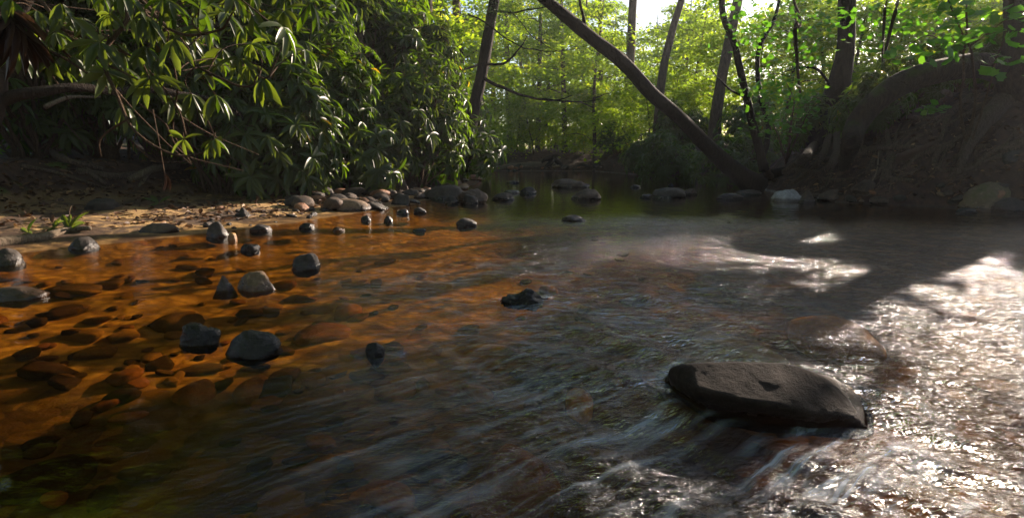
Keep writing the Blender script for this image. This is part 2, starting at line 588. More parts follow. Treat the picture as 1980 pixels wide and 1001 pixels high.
def water_material():
    b = MB('water')
    P = b.pos()
    xyz = sepz(b, P)
    x, y = xyz[0], xyz[1]
    # rapids: right and near
    e = b.math('ADD', x, b.math('MULTIPLY', b.math('SUBTRACT', y, 3.0), .25))
    rap = b.math('MULTIPLY', b.range(e, -1.6, .8), b.range(y, 9.0, 3.5))
    side = b.range(b.math('ADD', x, b.math('MULTIPLY', n0 := b.noise(P, 1.2, 2), .8)), 1.3, 2.1)
    stl = b.scaled(P, (5.5, 1.0, 1), (0, 0, R(52)))
    str_ = b.scaled(P, (5.5, 1.0, 1), (0, 0, R(12)))
    s2 = b.scaled(P, (2.2, 8.0, 1), (0, 0, R(6)))
    n1 = b.mix(side, b.noise(stl, 2.6, 6, .58, 1.2), b.noise(str_, 2.6, 6, .58, 1.2))
    n2 = b.noise(s2, 2.0, 4, .5, .8)
    n3 = b.noise(b.scaled(P, (1.6, 3.4, 1), (0, 0, R(-14))), 10, 3, .5, 1.0)
    lown = b.range(y, 3.4, 1.6)
    a1 = b.math('MULTIPLY', rap, b.math('MULTIPLY', b.math('ADD', b.math('MULTIPLY', lown, .9), .12), b.math('SUBTRACT', 1.0, b.math('MULTIPLY', side, .75))))
    a2 = b.math('ADD', b.math('MULTIPLY', rap, .9), .07)
    a3 = b.math('ADD', b.math('MULTIPLY', rap, .95), .03)
    fade = b.range(y, 14.0, 2.6, .34, 1)
    fade = b.math('MULTIPLY', fade, b.math('ADD', b.math('MULTIPLY', b.math('MAXIMUM', side, b.range(y, 2.8, 4.5)), .5), .5))
    a2, a3 = b.math('MULTIPLY', a2, fade), b.math('MULTIPLY', a3, fade)
    hh = b.math('ADD', b.math('MULTIPLY', n1, a1), b.math('ADD', b.math('MULTIPLY', n2, a2), b.math('MULTIPLY', n3, a3)))
    nrm = b.bump(hh, 1.0, .06)
    gl = b.n('ShaderNodeBsdfGlossy')
    gl.inputs['Color'].default_value = (1, 1, 1, 1)
    b.l(b.math('ADD', b.math('MULTIPLY', rap, .08), .04), gl.inputs['Roughness'])
    b.l(nrm, gl.inputs['Normal'])
    tr = b.n('ShaderNodeBsdfTransparent')
    tr.inputs['Color'].default_value = (.88, .70, .30, 1)
    fr = b.n('ShaderNodeFresnel')
    # the same reflectance seen from above and from below, so that light reaches the bed
    gb = b.n('ShaderNodeNewGeometry')
    ior = b.n('ShaderNodeMapRange')
    ior.inputs['To Min'].default_value = 1.333
    ior.inputs['To Max'].default_value = .75
    b.l(gb.outputs['Backfacing'], ior.inputs['Value'])
    b.l(ior.outputs[0], fr.inputs['IOR'])
    b.l(nrm, fr.inputs['Normal'])
    mx = b.n('ShaderNodeMixShader')
    b.l(fr.outputs[0], mx.inputs[0])
    b.l(tr.outputs[0], mx.inputs[1])
    b.l(gl.outputs[0], mx.inputs[2])
    # aerated silky veils in the fast water, their blue painted in for sky sheen
    f1 = b.mix(side, b.noise(b.scaled(P, (5.5, .7, 1), (0, 0, R(54))), 2.2, 5, .52, 1.6), b.noise(b.scaled(P, (9, .8, 1), (0, 0, R(12))), 2.2, 9, .68, 1.6))
    f2 = b.noise(P, 1.5, 4, .55, .8)
    f3 = b.noise(b.scaled(P, (2.0, 11, 1), (0, 0, R(4))), 2.6, 8, .66, 1.0)
    streak = b.mix(lown, f3, f1)
    veil = b.math('MULTIPLY', b.math('MULTIPLY', b.range(streak, .42, .80), b.range(f2, .30, .58)), b.math('MULTIPLY', b.math('MULTIPLY', rap, b.range(y, 5.5, 3.2)), b.math('SUBTRACT', .62, b.math('MULTIPLY', side, .42))))
    df = b.n('ShaderNodeBsdfDiffuse')
    df.inputs['Color'].default_value = (.58, .66, .74, 1)
    m2 = b.n('ShaderNodeMixShader')
    b.l(veil, m2.inputs[0])
    b.l(mx.outputs[0], m2.inputs[1])
    b.l(df.outputs[0], m2.inputs[2])
    return b.done(m2.outputs[0])


M['water'] = water_material()
tag(link('water', np_mesh('water', np.stack([WP[:, 0], WP[:, 1], zz], 1), F), M['water']), 'clear tea coloured stream running over orange bed', 'water', None, 'structure')

# ------------------------------------------------------------------ stones


def stone_mesh(name, hx, hy, top, deep, seed, angular=.5, sub=4, planes=None, rough=1.0):
    bm = bmesh.new()
    bmesh.ops.create_icosphere(bm, subdivisions=sub, radius=1)
    D = np.array([v.co[:] for v in bm.verts])
    Fc = np.array([[v.index for v in f.verts] for f in bm.faces])
    bm.free()
    D /= np.linalg.norm(D, axis=1)[:, None]
    rg = np.random.default_rng(seed)
    if planes is None:
        N = rg.normal(size=(60, 3))
        N /= np.linalg.norm(N, axis=1)[:, None]
        keepn = []
        for q in N:
            if all(q @ p < .80 for p in keepn): keepn.append(q)
        N = np.array(keepn[:17])
        dist = rg.uniform(.70, 1.0, len(N)) + .12 * np.abs(N[:, 2]) * (N[:, 2] > .75)
    else:
        N = np.array([p[:3] for p in planes], float)
        N /= np.linalg.norm(N, axis=1)[:, None]
        dist = np.array([p[3] for p in planes], float)
    pw = 3.2 + 14 * angular
    dots = np.maximum(D @ N.T, 0) / dist[None]
    r = np.power(np.sum(dots ** pw, 1), -1 / pw)
    if planes is None:
        r = r * (1 - (.35 * (1 - angular))) + 1.0 * .35 * (1 - angular)
    P = D * r[:, None]
    o = seed * 3.7 % 50
    P = P * (1 + (.10 * fbm(P * 1.5 + o, 3) + (.045 + .03 * angular) * rough * fbm(P * 5 + o, 4))[:, None])
    if angular > .4:
        n = pn(P * 3.1 + o * 1.3)
        P = P * (1 - .05 * rough * np.clip(np.abs(n) * -6 + 1, 0, 1))[:, None]
    if planes is None:
        P[:, 0] *= hx / np.abs(P[:, 0]).max()
        P[:, 1] *= hy / np.abs(P[:, 1]).max()
        P[:, 2] = np.where(P[:, 2] > 0, P[:, 2] * top / P[:, 2].max(), P[:, 2] * deep / -P[:, 2].min())
    return np_mesh(name, P, Fc)


_seed = [100]


def rock(label, l, r, t, b, mat='stone_brown', ang=.5, k=.7, name='rock', rot=0.0, land=False, sub=4, cat='rock', hmul=1.0, rough=1.0, group=None, sunk=0.0, pyr=False, twin=False, push=.85):
    """a stone whose foot stands where the photo shows its foot; l,r,t,b are its extents in the photo"""
    _seed[0] += 1
    mid = (l + r) / 2
    foot = hit(mid, b) if land else on_plane(mid, b)
    dep = foot.y * CP + (CAM_Z - foot.z) * SP
    w = (r - l) / FPX * dep
    hy = w * .5 * k
    phi = math.atan2(CAM_Z - foot.z, foot.y)
    h = ((b - t) / FPX * dep - hy * 1.1 * math.sin(phi)) / math.cos(phi)
    h = max(h * .86, .16 * w) * hmul * (.8 if pyr else 1)
    sc = 1 + hy / foot.y * .8
    me = stone_mesh(name, w / 2 * sc, hy, h, max(.5 * h, .06) + sunk, _seed[0], ang, sub, None, rough)
    if pyr:
        rq = np.random.default_rng(_seed[0])
        pl = [(-.88 + rq.normal() * .06, -.1, .42, .62), (.84 + rq.normal() * .06, -.25, .5, .60), (-.15, -.9, .36, .60), (.2, .9, .4, .6), (.6, .7, .35, .7), (-.5, -.75, .45, .66), (0, 0, -1, .6)]
        me = stone_mesh(name, 1, 1, 1, 1, _seed[0], .75, sub, pl, 1.1)
        co = np.empty(len(me.vertices) * 3, np.float32)
        me.vertices.foreach_get('co', co)
        co = co.reshape(-1, 3)
        co -= (co.max(0) + co.min(0)) / 2
        co *= np.array([w * sc, 2 * hy, h + max(.5 * h, .06)]) / (co.max(0) - co.min(0))
        co[:, 2] += h - co[:, 2].max()
        me.vertices.foreach_set('co', co.ravel())
    if twin:
        co = np.empty(len(me.vertices) * 3, np.float32)
        me.vertices.foreach_get('co', co)
        co = co.reshape(-1, 3)
        u = co[:, 0] / (w / 2)
        prof = .30 + .34 * np.exp(-((u + .62) / .26) ** 2) + .70 * np.exp(-((u - .38) / .36) ** 2)
        co[:, 2] = np.where(co[:, 2] > 0, co[:, 2] * prof * 1.25, co[:, 2])
        me.vertices.foreach_set('co', co.ravel())
    me.update()
    o = link(name, me, M[mat])
    o.location = (foot.x * sc, foot.y + hy * push, foot.z - sunk)
    o.rotation_euler = (0, 0, rot)
    return tag(o, label, cat, group)


ROCKS = [
    # label, l, r, t, b, material, angular, depth ratio, kwargs
    ('black rugged twin humped rock in midstream with water curling round it', 955, 1055, 553, 588, 'stone_wet', .75, .7, dict(rough=2.6, twin=True, sub=5)),
    ('smooth black wet boulder with tall rounded right end in dark shallows', 432, 550, 626, 692, 'stone_wet', .3, .7, {}),
    ('knobby black wet rock left of the smooth black boulder', 346, 428, 614, 670, 'stone_wet', .55, .8, dict(rough=1.8)),
    ('small black stone with a thin white spill of water on its right', 708, 746, 654, 692, 'stone_wet', .4, .8, dict(name='stone')),
    ('pointed triangular brown stone standing in the orange shallows', 410, 458, 518, 563, 'stone_brown', .6, .6, dict(name='stone', pyr=True)),
    ('lumpy sunlit tan rock beside the pointed triangular stone', 456, 538, 516, 563, 'stone_tan', .8, .7, dict(rough=1.6)),
    ('squarish two tone block of stone alone in the orange shallows', 564, 621, 482, 524, 'stone_grey', .7, .7, {}),
    ('rounded grey stone at the edge of the sand bank', 398, 443, 422, 459, 'stone_grey', .35, .8, {}),
    ('tiny bright orange stone touching the rounded grey stone', 440, 459, 447, 464, 'stone_orange', .4, .8, dict(name='stone', sub=3)),
    ('wet dark boulder at the foot of the driftwood stick', 128, 187, 454, 482, 'stone_dark', .4, .8, {}),
    ('grey boulder cut by the left edge beside the driftwood', -20, 50, 472, 514, 'stone_grey', .35, .8, dict(name='boulder')),
    ('low flat wet brown rock at the left edge of the shallows', -30, 88, 547, 582, 'stone_brown', .35, .6, {}),
    ('small dark domed rock alone in the calm olive water', 878, 922, 417, 440, 'stone_dark', .35, .8, {}),
    ('flat oval brown stone barely above the golden water', 1082, 1136, 413, 428, 'stone_brown', .3, .6, dict(name='stone')),
    ('smooth domed boulder in midstream behind the flat oval stone', 1102, 1162, 361, 387, 'stone_brown', .25, .8, dict(name='boulder')),
    ('long angular wedge boulder rising to a point on its right in midstream', 1062, 1141, 343, 363, 'stone_brown', .75, .5, dict(name='boulder')),
    ('rounded dark rock left of the angular wedge boulder', 999, 1042, 358, 375, 'stone_dark', .4, .7, {}),
    ('low black rock between the big left boulders and midstream', 949, 996, 370, 387, 'stone_dark', .5, .7, {}),
    ('small flat stone just behind the low black rock', 972, 1008, 366, 374, 'stone_dark', .4, .8, dict(name='stone')),
    ('tall brown boulder at the tip of the stony left shore', 884, 944, 359, 393, 'stone_brown', .4, .8, dict(name='boulder')),
    ('dark rounded stone leaning against the tall brown boulder', 892, 930, 372, 394, 'stone_dark', .35, .7, {}),
    ('thin dark sliver of rock near the far left shore', 979, 1004, 348, 354, 'stone_dark', .5, .6, dict(name='stone', sub=3)),
    ('brown boulder breaking the riffle before the leaning trunk', 1261, 1328, 359, 384, 'stone_grey', .55, .6, dict(name='boulder')),
    ('low brown rock at the right end of the riffle boulder', 1316, 1348, 361, 377, 'stone_brown', .5, .6, {}),
    ('small dark stone at the left end of the riffle boulder', 1234, 1262, 374, 383, 'stone_dark', .6, .7, dict(name='stone', sub=3)),
    ('tiny dark stone poking up behind the riffle boulder', 1291, 1304, 353, 362, 'stone_dark', .5, .8, dict(name='stone', sub=3)),
    ('low flat stone awash in the far golden water', 1219, 1242, 356, 363, 'stone_grey', .3, .8, dict(name='stone', sub=3)),
    ('pale smooth slab at the foot of the rooty right bank', 1488, 1556, 361, 390, 'stone_pale', .3, .7, dict(name='boulder')),
    ('dark upright triangular stone in front of the pale slab', 1541, 1584, 351, 393, 'stone_brown', .8, .5, dict(pyr=True)),
    ('low black wet stone in the riffle by the leaning trunk', 1384, 1440, 371, 386, 'stone_wet', .5, .6, {}),
    ('flat grey stone in the riffle left of the pale slab', 1420, 1474, 364, 378, 'stone_grey', .4, .6, {}),
    ('flat grey rock below the peeled root on the right bank', 1694, 1748, 368, 393, 'stone_grey', .5, .6, dict(push=.2)),
    ('small wedge rock right of the flat grey rock on the right bank', 1732, 1778, 374, 395, 'stone_grey', .6, .6, dict(push=.2)),
    ('grey rounded boulder cut by the right edge at the waterline', 1918, 1995, 376, 412, 'stone_grey', .3, .7, dict(name='boulder')),
    ('small tan stone between the mossy boulder and the water', 1884, 1932, 389, 409, 'stone_tan', .35, .7, dict(name='stone')),
    ('small dark stone in the water before the mossy boulder', 1848, 1892, 399, 412, 'stone_dark', .4, .7, dict(name='stone')),
    ('small dark stone of the close pair off the stony left shore', 696, 718, 414, 428, 'stone_dark', .5, .8, dict(name='stone', sub=3)),
    ('right hand stone of the close pair off the stony left shore', 741, 761, 415, 429, 'stone_dark', .5, .8, dict(name='stone', sub=3)),
    ('wet knobby stone in the shallows below the littered shore', 578, 612, 428, 442, 'stone_wet', .5, .8, dict(name='stone')),
    ('small tan stone barely above the orange shallows', 640, 667, 437, 447, 'stone_tan', .4, .8, dict(name='stone', sub=3)),
    ('thin flat dark stone awash in the orange run', 797, 826, 440, 448, 'stone_dark', .5, .6, dict(name='stone', sub=3)),
    ('dark jagged stone in the shallows below the sand bank', 466, 503, 467, 486, 'stone_wet', .6, .8, dict(name='stone')),
    ('dark flat stone just right of the rounded grey stone', 484, 528, 430, 448, 'stone_dark', .6, .8, {}),
    ('small dark stone beside the close pair off the left shore', 766, 792, 402, 414, 'stone_dark', .5, .8, dict(name='stone', sub=3)),
    ('dark pointed stone below the block on the left shore', 796, 826, 398, 412, 'stone_dark', .6, .8, dict(name='stone', sub=3)),
]
for lab, l, r, t, b_, mt, an, k, kw in ROCKS:
    rock(lab, l, r, t, b_, mt, an * 1.3 + .15, k, **kw)
LAND_ROCKS = [
    ('dark pointed rock on the littered sand', 452, 492, 391, 420, 'stone_dark', .8, .7, dict(pyr=True)),
    ('flat dark rock lying on sunlit sand near the water', 268, 345, 426, 452, 'stone_brown', .6, .7, {}),
    ('broad dark flat rock half buried in the shaded sand', 160, 240, 378, 408, 'stone_dark', .5, .7, {}),
    ('broad grey boulder with a saddle on the stony left shore', 816, 908, 351, 386, 'stone_grey', .35, .7, dict(name='boulder')),
    ('shaded brown boulder under the bushes at the back of the left shore', 678, 738, 344, 370, 'stone_brown', .4, .7, dict(name='boulder')),
    ('leaning angular slab on the stony left shore', 758, 792, 343, 372, 'stone_brown', .85, .6, {}),
    ('squared pale brown block on the stony left shore', 756, 796, 371, 397, 'stone_grey', .7, .7, {}),
    ('rounded stone below the leaning angular slab', 774, 812, 362, 379, 'stone_grey', .4, .7, {}),
    ('brown stone between the shaded boulder and the leaning slab', 736, 764, 351, 370, 'stone_brown', .6, .7, {}),
    ('round stone wedged before the broad grey boulder', 858, 888, 376, 394, 'stone_dark', .35, .7, {}),
    ('large tan mossy boulder set in the right bank', 1834, 1938, 340, 398, 'stone_moss', .3, .8, dict(name='boulder', push=.1)),
    ('long brown flat rock behind the upright triangular stone', 1574, 1644, 361, 386, 'stone_brown', .55, .6, dict(push=.2)),
    ('brown rock tucked under roots above the long flat rock', 1640, 1692, 343, 368, 'stone_brown', .5, .7, dict(push=.2)),
    ('grey flat rock high on the right bank at the edge of the view', 1925, 1978, 286, 312, 'stone_grey', .5, .7, dict(push=.2)),
]
for lab, l, r, t, b_, mt, an, k, kw in LAND_ROCKS:
    rock(lab, l, r, t, b_, mt, an * 1.3 + .15, k, land=True, **kw)

# the big slab in the foreground, cut by planes to the shape the photo shows
HPTS = [on_plane(x, y, -.06) for x, y in [(1288, 752), (1330, 782), (1400, 820), (1500, 838), (1690, 846), (1680, 800), (1620, 745), (1460, 715), (1320, 722)]]
HPTS += [on_plane(x, y, z) for x, y, z in [(1306, 716, .10), (1330, 706, .15), (1440, 702, .17), (1545, 708, .165), (1585, 728, .13), (1655, 806, .035),
                                           (1345, 752, .12), (1430, 772, .115), (1540, 792, .09)]]
HC = sum(HPTS, Vector()) / len(HPTS)
HC.z = .03
bm = bmesh.new()
for p in HPTS: bm.verts.new(p - HC)
bmesh.ops.convex_hull(bm, input=bm.verts)
bmesh.ops.dissolve_limit(bm, angle_limit=R(14), verts=bm.verts, edges=bm.edges)
HPL = []
for f in bm.faces:
    f.normal_update()
    d_ = max(f.normal.dot(v.co) for v in f.verts)
    if d_ > .01: HPL.append((*f.normal, d_ * 1.06))
bm.free()
me = stone_mesh('boulder', 1, 1, 1, 1, 42, 3.0, 6, rough=.62, planes=HPL)
o = link('boulder', me, M['hero'], loc=HC)
tag(o, 'large brown slab sided boulder in the fast water at right foreground', 'rock')

# stones that lie under water
SUNK = [
    ('pale flat slab under water behind the large foreground boulder', 1305, 1535, 612, 700, 'stone_pale', .5, 1.0, -.035),
    ('sunlit orange slab under water right of the pale sunken slab', 1540, 1690, 585, 645, 'stone_orange', .3, .9, -.11),
    ('orange stone under water left of the large foreground boulder', 1085, 1155, 728, 785, 'stone_orange', .4, .9, -.05),
    ('long reddish stone under the silky water at the bottom', 905, 1090, 835, 900, 'stone_red', .4, .6, -.05),
    ('huge dark domed boulder under water in the lower left corner', -40, 195, 838, 960, 'stone_dark', .3, .9, -.02),
    ('brown boulder just under water left of midstream', 640, 705, 572, 604, 'stone_red', .4, .8, -.008),
    ('long flat yellowish slab under water at the left edge', 78, 205, 538, 562, 'stone_tan', .5, .6, -.015),
    ('smooth broad brown slab under water below the pointed stone', 280, 400, 592, 622, 'stone_tan', .3, .8, -.03),
    ('broad reddish slab under water right of the smooth black boulder', 560, 690, 608, 650, 'stone_red', .3, .8, -.04),
    ('dull amber stone under the dark water near the left foreground', 330, 420, 720, 762, 'stone_red', .4, .8, -.09),
    ('amber stone beside the dull one under the dark water', 455, 510, 705, 755, 'stone_red', .4, .8, -.09),
    ('brown rounded boulder under water beside the long yellowish slab', 90, 160, 575, 606, 'stone_brown', .35, .8, -.01),
]
for lab, l, r, t, b_, mt, an, k, topz in SUNK:
    _seed[0] += 1
    c = on_plane((l + r) / 2, (t + b_) / 2, topz)
    p0, p1 = on_plane(l, (t + b_) / 2, topz), on_plane(r, (t + b_) / 2, topz)
    q0, q1 = on_plane((l + r) / 2, b_, topz), on_plane((l + r) / 2, t, topz)
    hy = (q1.y - q0.y) / 2
    bedz = min(gz(c.x, c.y), topz - .04)
    topz = min(topz, bedz + (.09 if r - l < 140 or lab.startswith('huge') else .25))
    c = on_plane((l + r) / 2, (t + b_) / 2, topz)
    dz = topz - min(bedz, topz - .04)
    o = link('boulder', stone_mesh('boulder', (p1.x - p0.x) / 2, hy, .5 * dz + .02, .8 * dz + .05, _seed[0], an, 4), M[mt])
    o.location = (c.x, c.y, topz - .5 * dz - .02)
    tag(o, lab, 'rock')

# cobbles and pebbles: a few shapes copied one by one
PEB = []
for k in range(7):
    mt = ['stone_brown', 'stone_grey', 'stone_tan', 'stone_dark', 'stone_brown', 'stone_grey', 'stone_red'][k]
    me = stone_mesh('pebble', .5, .38 + .08 * (k % 3), .3, .3, 300 + k, [.3, .6, .4, .7, .5, .8, .35][k], 3)
    me.materials.append(M[mt])
    PEB.append(me)
BED = []
for k in range(6):
    mt = ['stone_tan', 'stone_red', 'stone_amber', 'stone_amber', 'stone_brown', 'stone_brown'][k]
    me = stone_mesh('cobble', .5, .42, .13, .25, 340 + k, .55 + .16 * k, 3)
    me.materials.append(M[mt])
    BED.append(me)


def scatter(meshes, name, label, group, cat, n, region, size, seed, seat=.35, test=None):
    rg = np.random.default_rng(seed)
    done = 0
    while done < n:
        px = rg.uniform(region[0], region[2])
        py = rg.uniform(region[1], region[3])
        p = on_plane(px, py, -.1) if test == 'bed' else hit(px, py)
        if test == 'bed':
            g = gz(p.x, p.y)
            if g > -.04: 
                done += .2
                continue
            p.z = g
        else:
            if test == 'land' and gz(p.x, p.y) < -.03:
                done += .02
                continue
            p.z = gz(p.x, p.y)
        s = size[0] * (size[1] / size[0]) ** (rg.random() ** 1.8)
        o = bpy.data.objects.new(name, meshes[int(rg.integers(len(meshes)))])
        COL.objects.link(o)
        o.scale = (s * rg.uniform(.8, 1.5), s * rg.uniform(.75, 1.1), s * rg.uniform(.6, 1.15))
        o.location = (p.x, p.y, p.z + s * .3 * (1 - seat) * .6)
        o.rotation_euler = (rg.uniform(-.3, .3), rg.uniform(-.3, .3), rg.uniform(0, 6.28))
        tag(o, label, cat, group)
        done += 1


scatter(PEB, 'pebble', 'small stone among the many lying on the stony left shore', 'small stones on the stony left shore', 'stone', 210, (570, 348, 950, 410), (.09, .5), 1, test='land')
scatter(PEB, 'pebble', 'small stone among those along the edge of the sand bank', 'small stones along the sand bank', 'stone', 30, (400, 395, 640, 445), (.05, .16), 2, test='land')
scatter(PEB, 'pebble', 'small stone in the row along the far shore', 'small stones along the far shore', 'stone', 35, (955, 320, 1200, 331), (.18, .55), 3)
scatter(PEB, 'pebble', 'small stone among those at the foot of the rooty right bank', 'small stones at the foot of the right bank', 'stone', 32, (1400, 362, 1960, 400), (.08, .3), 4)
scatter(BED, 'cobble', 'cobble among the many lying under the orange shallows', 'cobbles under the orange shallows', 'stone', 150, (-40, 480, 760, 690), (.08, .26), 5, test='bed')
SHADE_COBBLES = []  # same cobbles in darker stone, standing in for shade at the lower left
for k in range(4):
    me = BED[k].copy()
    me.materials.clear()
    me.materials.append(M[['stone_dark', 'stone_brown', 'stone_dark', 'stone_red'][k]])
    SHADE_COBBLES.append(me)
scatter(SHADE_COBBLES, 'cobble', 'cobble among those darkened for shade at the lower left', 'cobbles darkened for shade at the lower left', 'stone', 45, (-40, 690, 1100, 1001), (.09, .24), 6, test='bed')
scatter(BED, 'cobble', 'cobble among those lying under the middle of the stream', 'cobbles under the middle of the stream', 'stone', 50, (700, 430, 1300, 690), (.1, .3), 7, test='bed')

# ------------------------------------------------------------------ foliage makers
LT = np.array([0, .22, .5, .78, 1.0])
LW = np.array([.12, .80, 1.0, .72, .04])


def long_leaf(droop=.25, fold=.22):
    V, F = [], []
    for t, w in zip(LT, LW):
        for s in (-1, 0, 1):
            V.append((t, s * w * .5, -droop * t * t + abs(s) * fold * w * .5))
    for i in range(4):
        for j in range(2):
            a = i * 3 + j
            F.append((a, a + 1, a + 4, a + 3))
    return np.array(V), np.array(F)


def small_leaf():
    V = np.array([(0, 0, 0), (.45, -.5, .06), (1, 0, -.08), (.45, .5, .06)])
    return V, np.array([(0, 1, 2, 3)])


def broad_leaf():
    """a lobed maple-like leaf"""
    pts = [(0, 0), (.12, .28), (.05, .52), (.32, .42), (.45, .62), (.62, .36), (.80, .34), (1.0, 0)]
    up = [(x, y, .08 * y) for x, y in pts]
    dn = [(x, -y, .08 * y) for x, y in pts[1:-1]]
    V = np.array(up + dn)
    n = len(pts)
    idx_dn = [0] + list(range(n, n + n - 2)) + [n - 1]
    F = [(i, i + 1, idx_dn[i + 1], idx_dn[i]) for i in range(1, n - 2)]
    F.append((0, 1, idx_dn[1], idx_dn[1]))
    F.append((n - 2, n - 1, idx_dn[n - 2], idx_dn[n - 2]))
    F = [f if f[2] != f[3] else (f[0], f[1], f[2], f[2]) for f in F]
    return V, F


def leaves(name, tpl, O, D, N, L, W, tone):
    """one mesh of many leaves: origins, directions, upward normals, lengths and widths"""
    V, F = tpl
    D = D / (np.linalg.norm(D, axis=1)[:, None] + 1e-9)
    S = np.cross(N, D)
    S /= np.linalg.norm(S, axis=1)[:, None] + 1e-9
    U = np.cross(D, S)
    P = (O[:, None] + D[:, None] * (V[None, :, 0, None] * L[:, None, None]) + S[:, None] * (V[None, :, 1, None] * W[:, None, None])
         + U[:, None] * (V[None, :, 2, None] * L[:, None, None] * .9))
    k = len(V)
    FF = (np.array(F)[None] + (np.arange(len(O)) * k)[:, None, None]).reshape(-1, len(F[0]))
    return np_mesh(name, P.reshape(-1, 3), FF, True, np.repeat(tone, k))


def whorls(C, A, rg, n=(7, 11), ln=(.13, .2), droop=(.1, .8)):
    """rosettes of long leaves around shoot tips C with axes A"""
    O, D, N, L, T = [], [], [], [], []
    for c, a in zip(C, A):
        a = a / (np.linalg.norm(a) + 1e-9)
        e1 = np.cross(a, [.3, .9, .2])
        e1 /= np.linalg.norm(e1)
        e2 = np.cross(a, e1)
        k = int(rg.integers(n[0], n[1]))
        ph = rg.uniform(0, 6.28)
        dr = rg.uniform(*droop)
        tone = rg.uniform(.1, .8)
        ll = rg.uniform(*ln)
        for j in range(k):
            g = ph + j * 2.4 + rg.normal() * .2
            rd = math.cos(g) * e1 + math.sin(g) * e2
            d = rd * .8 + a * rg.uniform(-.05, .45) + np.array([0, 0, -1]) * dr * rg.uniform(.6, 1.4)
            nn = a - d * (a @ d) / (d @ d) + np.array([0, 0, .4]) + rg.normal(size=3) * .15
            O.append(c + rd * .008)
            D.append(d)
            N.append(nn)
            L.append(ll * rg.uniform(.75, 1.15))
            T.append(1.0 if rg.random() < .015 else np.clip(tone + rg.normal() * .12, 0, .95))
    return np.array(O), np.array(D), np.array(N), np.array(L), np.array(T)


def rhodo_parts(seed, rad, nwh, nstem=26, lean=(0, 0, 0), ln=(.13, .2), base_h=.0):
    """foliage and stem meshes of a rhododendron: an uneven mound on crooked stems, about the origin"""
    rg = np.random.default_rng(seed)
    rad = np.array(rad)
    blobs = []
    for _ in range(9):
        th = rg.uniform(0, 6.28)
        blobs.append((np.array([math.cos(th) * .5 * rad[0], math.sin(th) * .5 * rad[1], rg.uniform(.35, 1.35) * rad[2]]), rg.uniform(.35, .62)))
    C, A = [], []
    while len(C) < nwh:
        bc, bs = blobs[int(rg.integers(len(blobs)))]
        d = rg.normal(size=3)
        d /= np.linalg.norm(d)
        r = bs * (rg.uniform(.35, 1.0) ** .5)
        p = bc + d * r * rad
        if p[2] < base_h + .08: continue
        out = p / rad - np.array([0, 0, .6])
        a = out * .7 + d * .5 + np.array([0, 0, .7])
        C.append(p + np.array(lean) * p[2] / rad[2])
        A.append(a)
    C, A = np.array(C), np.array(A)
    O, D, N, L, T = whorls(C, A, rg, ln=ln)
    fol = leaves('foliage', long_leaf(), O, D, N, L, L * .27, T)
    tb = Tubes()
    order = rg.permutation(nwh)
    heads = []
    for k in order[:nstem]:
        c = C[k]
        b0 = rg.normal(size=3) * .12 * rad
        b0[2] = -.15
        m1 = b0 * .5 + c * .35 + np.array([0, 0, .15]) + rg.normal(size=3) * .12
        m2 = c * .72 + rg.normal(size=3) * .12
        cc = tb.add([b0, m1, m2, c], [.028, .022, .014, .005], 14, 5, 0, wiggle=.12, seed=k)
        heads.append(cc)
    H = np.vstack([h[5:] for h in heads])
    for k in order[nstem:]:
        c = C[k]
        j = np.argmin(np.linalg.norm(H - c, axis=1))
        if np.linalg.norm(H[j] - c) < 1.2:
            mid = (H[j] + c) / 2 + rg.normal(size=3) * .05
            tb.add([H[j], mid, c], [.008, .006, .003], 6, 4, 0)
    return fol, tb.mesh('stem')


# ------------------------------------------------------------------ rhododendrons
VAR = [rhodo_parts(500 + k, [(1.5, 1.3, 1.35), (1.3, 1.2, 1.7), (1.7, 1.3, 1.0), (1.2, 1.2, 1.2), (1.5, 1.2, 1.9)][k], [340, 400, 320, 280, 450][k], ln=(.2, .31)) for k in range(5)]
for f, s in VAR:
    f.materials.append(M['rhodo'])
    s.materials.append(M['stem'])


def rhodo(px, Y, var, label, sc=1.0, rot=0.0, group='rhododendrons along the left bank', x=None, dz=0.0):
    if x is None:
        x = (px - 990.0) / FPX * (Y * CP + .5 * SP)
    o = empty('rhododendron', (x, Y, gz(x, Y) + dz), label, 'shrub', group)
    o.scale = (sc, sc, sc)
    o.rotation_euler = (0, 0, rot)
    link('foliage', VAR[var][0], None, o)
    link('stem', VAR[var][1], None, o)
    return o


